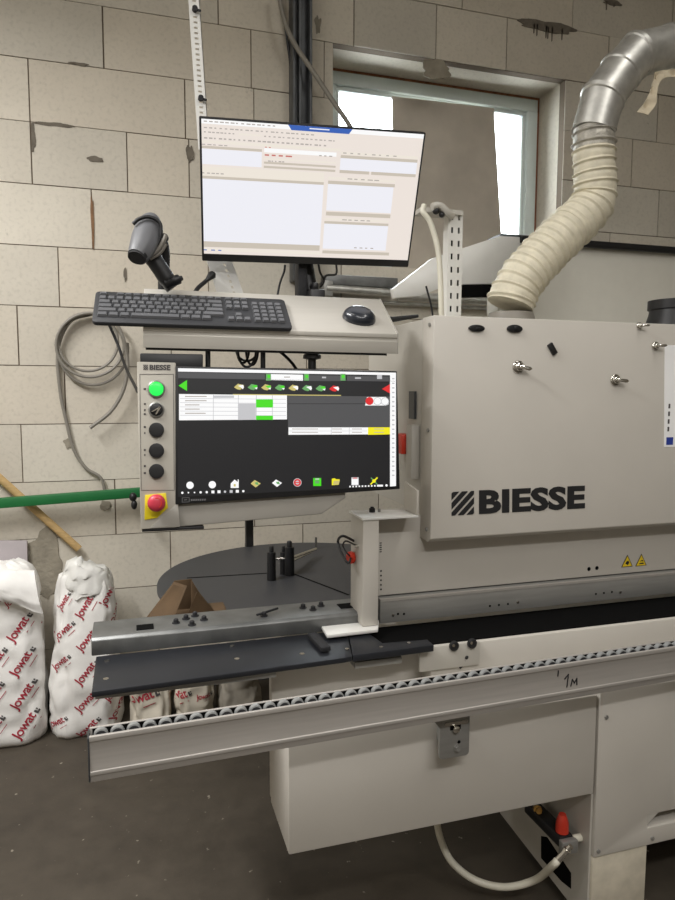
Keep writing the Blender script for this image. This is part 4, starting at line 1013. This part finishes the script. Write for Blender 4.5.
ui(.272, .60, .175, .205, 1); dashes(.275, .31, .165, .006, 6, 2, 2); dashes(.275, .40, .218, .011, 6, 2, 4, .85); dashes(.29, .37, .262, .008, 5, 2, 5); ui(.272, .60, .272, .287, 4); ui(.272, .60, .302, .318, 4); ui(.272, .60, .245, .256, 7); dashes(.52, .59, .2, .008, 5, 3, 3)
ui(.62, .985, .165, .185, 7); dashes(.63, .9, .17, .008, 5, 2, 8, .4); ui(.62, .985, .19, .212, 4); ui(.62, .985, .212, .30, 3); ui(.62, .76, .30, .323, 4); ui(.77, .985, .30, .323, 4)
ui(0, .55, .33, .40, 7); dashes(0, .1, .375, .008, 5, 2, 5); ui(0, .55, .40, .42, 4); ui(0, .55, .42, .90, 3); ui(0, .55, .90, .945, 4); ui(0.0, .56, .955, .975, 7); dashes(.0, .1, .965, .008, 2, 2, 3)
ui(.57, .89, .355, .375, 7); dashes(.66, .82, .36, .008, 5, 2, 5); ui(.57, .89, .385, .41, 4); ui(.57, .885, .41, .615, 3); ui(.57, .885, .625, .655, 4)
ui(.565, .88, .675, .69, 7); dashes(.65, .8, .68, .008, 5, 2, 5); ui(.565, .88, .70, .72, 4); ui(.565, .88, .72, .925, 3); dashes(.72, .83, .905, .008, 5, 2, 4); ui(.565, .9, .94, .965, 4)
mb.build('monitor_screen', mons, mo, M=MM)
mb = MB(); a = MM @ Vector((.02, .03, mz0+.03)); 
sb = MK @ Vector((0, .05, .105)); cxa = PY(312, 290, 1.78)
mb.tube([PY(303, 250, 1.80), PY(307, 275, 1.80), PY(310, 292, 1.79)], .022, 12); 
mb.build('arm_link', BLACK, mo, bevel=.0)
mb = MB(); mb.box(PY(298, 270, 1.76).x, PY(307, 270, 1.76).x, 1.755, 1.80, PY(300, 298, 1.76).z, PY(300, 262, 1.76).z); mb.build('arm_joint', DARK, mo, bevel=.004)
mb = MB(); a = PY(307, 290, 1.755); b = PY(322, 312, 1.755); mb.box(a.x, b.x, 1.72, 1.80, b.z-.03, a.z); mb.box(a.x+.012, b.x-.012, 1.74, 1.79, a.z, a.z+.02); mb.build('arm_base', BLACK, mo, bevel=.006)
cable('power_lead', [PY(285, 265, 1.8), PY(284, 272, 1.8), PY(280, 283, 1.79), PY(277, 298, 1.77)], .003, BLACK, 'thin black lead hanging from the monitor behind the keyboard', 6, 6)
cable('monitor_lead', [PY(318, 262, 1.82), PY(320, 272, 1.82), PY(324, 281, 1.82), PY(320, 287, 1.83), PY(326, 276, 1.84), PY(336, 274, 1.86), PY(336, 262, 1.86)], .003, BLACK, 'black looped leads behind the monitor arm', 6, 6)

# ------------------------------------------------------------------ operator console
MC = frame((.362, 1.556, 1.304), -5.5, 0, -2.3)
co = thing('operator_console', 'grey operator console with push buttons and a wide dark touchscreen', 'control console', (.36, 1.6, 1.15))
L_ = lambda x, y, yo=0.: Vector((loc(MC, x, y, yo)[0], yo, loc(MC, x, y, yo)[1]))
def cpoly(pts, y0, depth, name, m, bevel=.002, parent=co):
    mb = MB(); mb.prism([L_(x, y, y0) for x, y in pts], (0, depth, 0)); return mb.build(name, m, parent, M=MC, bevel=bevel)
cpoly([(136.8, 361.5), (176, 362.5), (177, 504), (178, 527.5), (140.8, 529.5)], -.004, .05, 'button_panel', CONS, .003)
cpoly([(178, 500), (345, 489), (346, 498), (322, 514), (178, 527)], 0.004, .045, 'console_frame', CONSD, .003)
# slanted face at the lower-left corner
cpoly([(150, 528), (178, 503), (180, 527)], -.0055, .003, 'corner_face', CONSD, .0005)
cpoly([(140, 353), (203, 354), (203, 372), (140, 370)], .0, .07, 'mount', BLACK, .003)
cpoly([(142, 529), (204, 526.3), (204, 529), (142, 532)], .0, .045, 'gasket', BLACK, .001)
cpoly([(200, 375), (394, 375), (394, 484), (200, 494)], .02, .05, 'screen_case', BLACK, .004)
scr = cpoly([(175.5, 366), (397, 371), (400, 489), (175.5, 504.5)], -.008, .022, 'screen_bezel', BLACK, .002)
q4 = [L_(*p, -.008) for p in ((175.5, 366), (397, 371), (400, 489), (175.5, 504.5))]
def UV(x, y, yo):
    p = L_(x, y, yo); return p
mb = MB(); cm = [e_black, e_white, e_lgrey, e_dark, e_grey, e_green, e_yel, e_red, e_tan, e_green2, e_text]
def top(x): return 366+(x-176)*.0226
def bot(x): return 504-(x-176)*.067
def sk(x, y):      # straighten the small perspective slope: y given at the left edge scale
    return y
def q(x0, x1, y0a, y1a, m, L=1, y0b=None, y1b=None):
    """rectangle on the display; pixel y at the left and at the right end"""
    yo = -.0081-.0003*L
    y0b = y0a if y0b is None else y0b; y1b = y1a if y1b is None else y1b
    mb.poly([L_(x0, y1a, yo), L_(x1, y1b, yo), L_(x1, y0b, yo), L_(x0, y0a, yo)], m)
def circ(x, y, r, m, L=2, n=18, sx=1.):
    yo = -.0081-.0003*L; mb.poly([L_(x+r*sx*math.cos(2*pi*k/n), y+r*math.sin(2*pi*k/n), yo) for k in range(n)][::-1], m)
def pol(pts, m, L=2): mb.poly([L_(x, y, -.0081-.0003*L) for x, y in pts], m)
q(178, 396, 368, 497, 0, 0, 373, 486)
q(178, 391, 368.2, 371.5, 1, 1, 372.6, 375.2)
q(178, 265, 372, 377.5, 4, 1, 374, 379.5); q(178, 395, 377.6, 378.2, 4, 2, 381, 381.5); q(270, 303, 374, 380, 1, 2, 374.7, 380.8); q(309, 341, 375, 381, 4, 1, 375.6, 381.2); q(347, 389, 375.5, 381, 4, 1, 376.5, 381.5)
for x in (266, 304, 340.5): q(x, x+5, 373.8, 380.6, 9, 3); q(x+1.5, x+4, 375, 378, 5, 4)
q(322, 326, 376.7, 378.2, 2, 3); q(355, 361, 377.3, 378.8, 2, 3); q(377, 382, 374.8, 379, 2, 3); q(284, 290, 376.6, 377.6, 10, 3)
q(179, 390, 379, 395, 3, 1, 382.4, 396)
pol([(178.5, 385.7), (187, 380), (187, 391)], 5); pol([(390, 384), (390, 393.5), (382, 389)], 7, 3)
random.seed(2)
for i in range(8):
    x = 239+i*13.6; y = 386.7+i*.25; base = [8, 9, 8, 9, 8, 9, 9, 7][i]
    pol([(x-5, y+.5), (x-1, y-3), (x+5, y-1.5), (x+4.5, y+1), (x+1, y+3.2), (x-2, y+2.5)], base, 3); pol([(x-1, y-1), (x+4, y-2), (x+5, y+.5), (x+2, y+.8)], 5 if i in (1, 2, 3, 6) else 1, 4); pol([(x+2, y+.8), (x+5, y+.3), (x+4, y+2.6)], 1, 4)
q(233, 341, 394, 394.9, 8, 3, 395, 395.9)
q(179, 287, 394, 420.3, 1, 2, 395.3, 419.4)
for k in range(5): q(180, 286, 398.2+k*4.2, 398.7+k*4.2, 2, 3, 399+k*4.1, 399.5+k*4.1)
for x in (213, 238, 256, 272): q(x, x+.6, 394.7, 420, 2, 3)
q(213, 234, 395.5, 398, 2, 3); q(238, 255.8, 403.5, 420, 2, 4, 403.6, 419.8); q(256, 273, 399.4, 407.5, 5, 4); q(256, 273, 415.7, 419.8, 5, 4)
for k in range(5): q(185, 185+random.uniform(14, 22), 396+k*4.2, 397+k*4.2, 10, 4)
q(288, 390, 395.5, 427.3, 4, 1, 396.5, 427.5); q(288, 390, 403.5, 404, 3, 2)
q(288.5, 368, 427.3, 434.8, 1, 2, 427.4, 434.4); q(368, 390, 427.3, 434.8, 6, 2, 427.3, 434.4); q(289, 367, 430.8, 431.2, 2, 3)
for x0, x1 in ((292, 318), (332, 342), (352, 362), (374, 384)): q(x0, x1, 428.6, 429.4, 10, 4); q(x0, x1, 432, 432.7, 10, 4)
for x in (331, 349): q(x, x+.5, 427.4, 434.6, 2, 4)
pol([(365, 405.5), (367, 397), (386, 397), (389, 404), (386, 405.5)], 1, 2)
circ(369.5, 401, 4, 7, 4); circ(377.5, 401.2, 4, 2, 4); circ(377.5, 401.2, 3.4, 1, 5); circ(385, 401.4, 4, 2, 4); circ(385, 401.4, 3.4, 1, 5); circ(370, 400.7, 2.2, 7, 5)
q(390, 396, 372.5, 486.5, 1, 2, 372.7, 486)
for k in range(22): q(392, 394.5, 378+k*4.6, 379.4+k*4.6, 2, 3)
ic = [(190, 485.3), (212.3, 484.7), (234.7, 484), (255.7, 483.5), (277, 483), (297.4, 482.5), (317.2, 482), (335.8, 481.7), (355, 481.3), (374, 481)]
for i, (x, y) in enumerate(ic):
    if i in (0, 1): circ(x, y, 3.7, 1, 2)
    elif i == 2: pol([(x-4, y+4), (x-4, y-.5), (x, y-4.5), (x+3, y-2), (x+3, y-4.5), (x+4, y-4.5), (x+4, y+4)], 1); q(x-1, x+1, y, y+2.5, 8, 3)
    elif i in (3, 4): pol([(x-5, y), (x-1, y-3.5), (x+5, y), (x, y+4)], 8 if i == 3 else 1); pol([(x-1, y-1), (x+2, y-1.5), (x+3, y+1.5), (x, y+1)], 9, 3)
    elif i == 5: circ(x, y, 4.2, 2); circ(x, y, 3.6, 7, 3); circ(x, y, 2, 2, 4); q(x-2.6, x+2.6, y-.5, y+.5, 7, 5)
    elif i == 6: q(x-4, x+4, y-4, y+4, 5, 2); q(x-2.2, x+2.2, y-1.5, y+1.5, 9, 3); q(x-2, x+2, y-3.6, y-2.4, 2, 3)
    elif i == 7: pol([(x-4, y+3.5), (x-4, y-3), (x-1, y-3.5), (x, y-2.5), (x+4, y-2.5), (x+3, y+3)], 6); pol([(x-3, y+3), (x-2, y-1), (x+4, y-1.3), (x+3, y+2.8)], 8, 3)
    elif i == 8: q(x-3.7, x+3.7, y-4, y+4, 2, 2); q(x-3.2, x+3.2, y-2.4, y+3.4, 1, 3); q(x-2, x+2, y-3.6, y-2.8, 7, 3)
    else:
        pol([(x-4, y+3), (x-3, y+4), (x+4, y-3), (x+3, y-4)], 6); pol([(x-3.4, y-3), (x-2.6, y-3.6), (x+3.6, y+3), (x+2.8, y+3.6)], 9, 3); circ(x, y, 1.8, 6, 4)
for i in range(11): 
    x = 182.3+i*6.1; y = 492.8-i*.16
    if i in (5, 6, 8, 9): q(x-1.4, x+1.6, y-1.5, y+1.3, 1 if i != 8 else 2, 2)
    else: circ(x, y, .8 if i in (1, 2) else 1.2, 1 if i != 7 else 2, 2)
for i in range(9): 
    x = 350+i*3.1; y = 486.6-i*.1; q(x-.7, x+.8, y-.8, y+.8, 1, 2)
q(377, 383, 484.7, 486.6, 1, 2); circ(386.5, 485.4, 1.2, 1, 2)
mb.build('display', cm, scr, M=MC)
mb = MB()   # small mark on the bezel
def qq(x0, x1, y0, y1): mb.poly([L_(x0, y1, -.0088), L_(x1, y1-.3, -.0088), L_(x1, y0-.3, -.0088), L_(x0, y0, -.0088)])
qq(182, 189.5, 497.6, 498.1); qq(182, 189.5, 502.0, 502.5); qq(182, 182.5, 498, 502.3); qq(189, 189.5, 497.8, 502.2); qq(184, 187, 499.6, 500.4)
for i, x in enumerate((191, 193.2, 195.4, 197.6, 199.8, 202, 204.2)): qq(x, x+1.5, 499.2-.05*i, 501.0-.05*i)
mb.build('bezel_mark', mat('bezel_grey', (110, 110, 112), .5), scr, M=MC)
# raised button field outline
mb = MB()
for x0, y0, x1, y1 in ((139.5, 374, 173.5, 374.5), (141, 490, 174.5, 490.5)): mb.poly([L_(x0, y1, -.0046), L_(x1, y1, -.0046), L_(x1, y0, -.0046), L_(x0, y0, -.0046)])
for x0, x1, x2, x3 in ((139.5, 140, 141.5, 141), (173.2, 173.7, 174.5, 174)): mb.poly([L_(x3, 490.5, -.0046), L_(x2, 490.5, -.0046), L_(x1, 374, -.0046), L_(x0, 374, -.0046)])
for yy, ws in ((389, (1.2,)), (404, (1.,)), (410, (.8,)), (414, (1.,)), (427, (1.1,)), (433, (.7,)), (450, (1.,)), (455, (.7,)), (466, (1.,)), (473, (1.1,))):
    mb.poly([L_(144.8-ws[0], yy+1, -.0046), L_(144.8+ws[0], yy+1, -.0046), L_(144.8+ws[0], yy-1, -.0046), L_(144.8-ws[0], yy-1, -.0046)])
mb.build('panel_marking', INKG, co, M=MC)
def pfn(a, b, c): return lambda u, v: (a+(b-a)*u+(c-a)*v)
mb = MB(); yo = -.0048
put_text(mb, BI, pfn(L_(149.5, 370, yo), L_(170.5, 370.2, yo), L_(149.5, 364.6, yo))); emblem(mb, pfn(L_(143.3, 370, yo), L_(148, 370, yo), L_(143.3, 364.6, yo)))
mb.build('maker_lettering', INKG, co, M=MC)
def button(x, y, r_in, m_in, dome=.006, ring=True):
    c = L_(x, y, -.004); pr = 1/ (FPX/1.62)
    if ring:
        mb = MB(); mb.lathe(c, (0, -1, 0), [(0, r_in+.004), (.004, r_in+.004), (.006, r_in+.001), (.003, r_in)], 28); rg = mb.build('button_ring', ALUD, co, M=MC)
    else: rg = co
    mb = MB(); mb.lathe(c, (0, -1, 0), [(0, r_in), (.004+dome*.6, r_in), (.004+dome*.9, r_in*.8), (.004+dome, r_in*.4)], 28); return mb.build('push_button', m_in, co, M=MC, sharp=60)
b = button(156.3, 389, .0155, e_lamp, .006); b['label'] = 'lit green push button'
button(156.3, 409.8, .0135, BLACK, .004); b = bpy.data.objects[-1] if False else None
mb = MB(); c = L_(156.3, 409.8, -.0115); d = Vector((.55, 0, .8)); n = Vector((.8, 0, -.55))
for sgn in (-1, 1): mb.prism([c+d*.010+n*(.0035+.002)*1, c-d*.008+n*sgn*.0052+n*.0015, c-d*.010+n*sgn*.0052-n*.0015, c+d*.009+n*.0012], (0, -.004, 0))
mb.build('selector_lever', CHROME, co, M=MC)
for y in (430, 450.6, 471.2): button(156.5, y, .0165, BLACK, .002, False)
cpoly([(145, 495), (166, 493), (168, 508), (157, 518), (144.5, 520)], -.006, .0025, 'emergency_plate', YEL, .0005)
mb = MB(); c = L_(156.5, 502.5, -.006); mb.lathe(c, (0, -1, 0), [(0, .012), (.009, .012), (.011, .0175), (.016, .0195), (.021, .0188), (.026, .014), (.028, .007)], 32); es = mb.build('emergency_stop', ESTOP, co, M=MC, sharp=60, label='pink-red mushroom stop button')
mb = MB(); mb.tube([c+Vector((.011*math.cos(a), -.0268, .011*math.sin(a))) for a in [R(-60+12*k) for k in range(14)]], .0012, 6); mb.build('arrow_mark', RED, es, M=MC)
# mounts between shelf and console
for x in (208, 263, 312):
    mb = MB(); a = PY(x, 346, 1.60); b = PY(x, 380, 1.60); mb.cyl(a+Vector((0, 0, .02)), b, .006 if x != 312 else .010, 10); mb.build('mount_rod', BLACK, co)
mb = MB(); mb.lathe(PY(312, 357, 1.60), (0, 0, 1), [(-.006, .012), (-.004, .022), (.004, .022), (.012, .012)], 16); mb.build('mount_flange', BLACK, co)
mb = MB(); a = PY(249, 520, 1.63); mb.box(a.x-.009, a.x+.009, 1.62, 1.638, 1.02, 1.3); mb.build('support_post', BLACK, co)
# cables under the shelf
mb = MB()
for k, (cx, cy, rx, ry) in enumerate([(247, 350, 9, 17), (243, 349, 6, 14), (252, 349, 6, 16), (247, 348, 11, 13)]):
    mb.tube(loop(0, 0, 1, 1, 0, n=8) and [PY(cx+rx*math.cos(a), cy+ry*math.sin(a), 1.62+.008*k) for a in [2*pi*i/28 for i in range(28)]], .003, 8, closed=True)
tag(mb.build('cable_bundle', BLACK), 'bundle of looped black cables hanging under the shelf', 'cable bundle')
cable('loop_cable', [PY(275, 348, 1.64), PY(283, 354, 1.64), PY(292, 363, 1.64), PY(298, 372, 1.64), PY(303, 380, 1.64)], .004, BLACK, 'black cable slanting down under the shelf, right of the cable bundle', 8, 8)

# ------------------------------------------------------------------ light
def area(name, at, size, power, color=(1, .95, .86), rot=(0, 0, 0)):
    l = bpy.data.lights.new(name, 'AREA'); l.shape = 'RECTANGLE'; l.size, l.size_y = size; l.energy = power; l.color = color
    o = bpy.data.objects.new(name, l); COL.objects.link(o); o.location = at; o.rotation_euler = [R(a) for a in rot]; return o
area('ceiling_lamp', (-.9, .9, 4.1), (.25, 2.4), 27, (1, .97, .92))
area('ceiling_lamp', (1.6, -.4, 4.1), (.25, 2.4), 36, (1, .97, .92))
area('ceiling_lamp', (-.6, -2.2, 4.1), (.25, 2.4), 40, (1, .97, .92))
area('unseen_low_lamp', (-1.25, 1.35, 2.95), (.2, 1.5), 80, (1, .99, .98))
area('unseen_low_lamp', (.5, -1.0, 3.0), (1.5, .2), 42, (1, .98, .97))  # added fill for the hood front, cabinets and lower wall; no known fixture
w = bpy.data.worlds.new('world'); S.world = w; w.use_nodes = True
bg = w.node_tree.nodes['Background']; bg.inputs[0].default_value = (.92, .96, 1.0, 1); bg.inputs[1].default_value = 13.0
S.cycles.caustics_reflective = False; S.cycles.caustics_refractive = False
S.view_settings.view_transform = 'Standard'; S.view_settings.look = 'None'; S.view_settings.gamma = 1; S.view_settings.use_curve_mapping = False
S.view_settings.exposure = 0.0
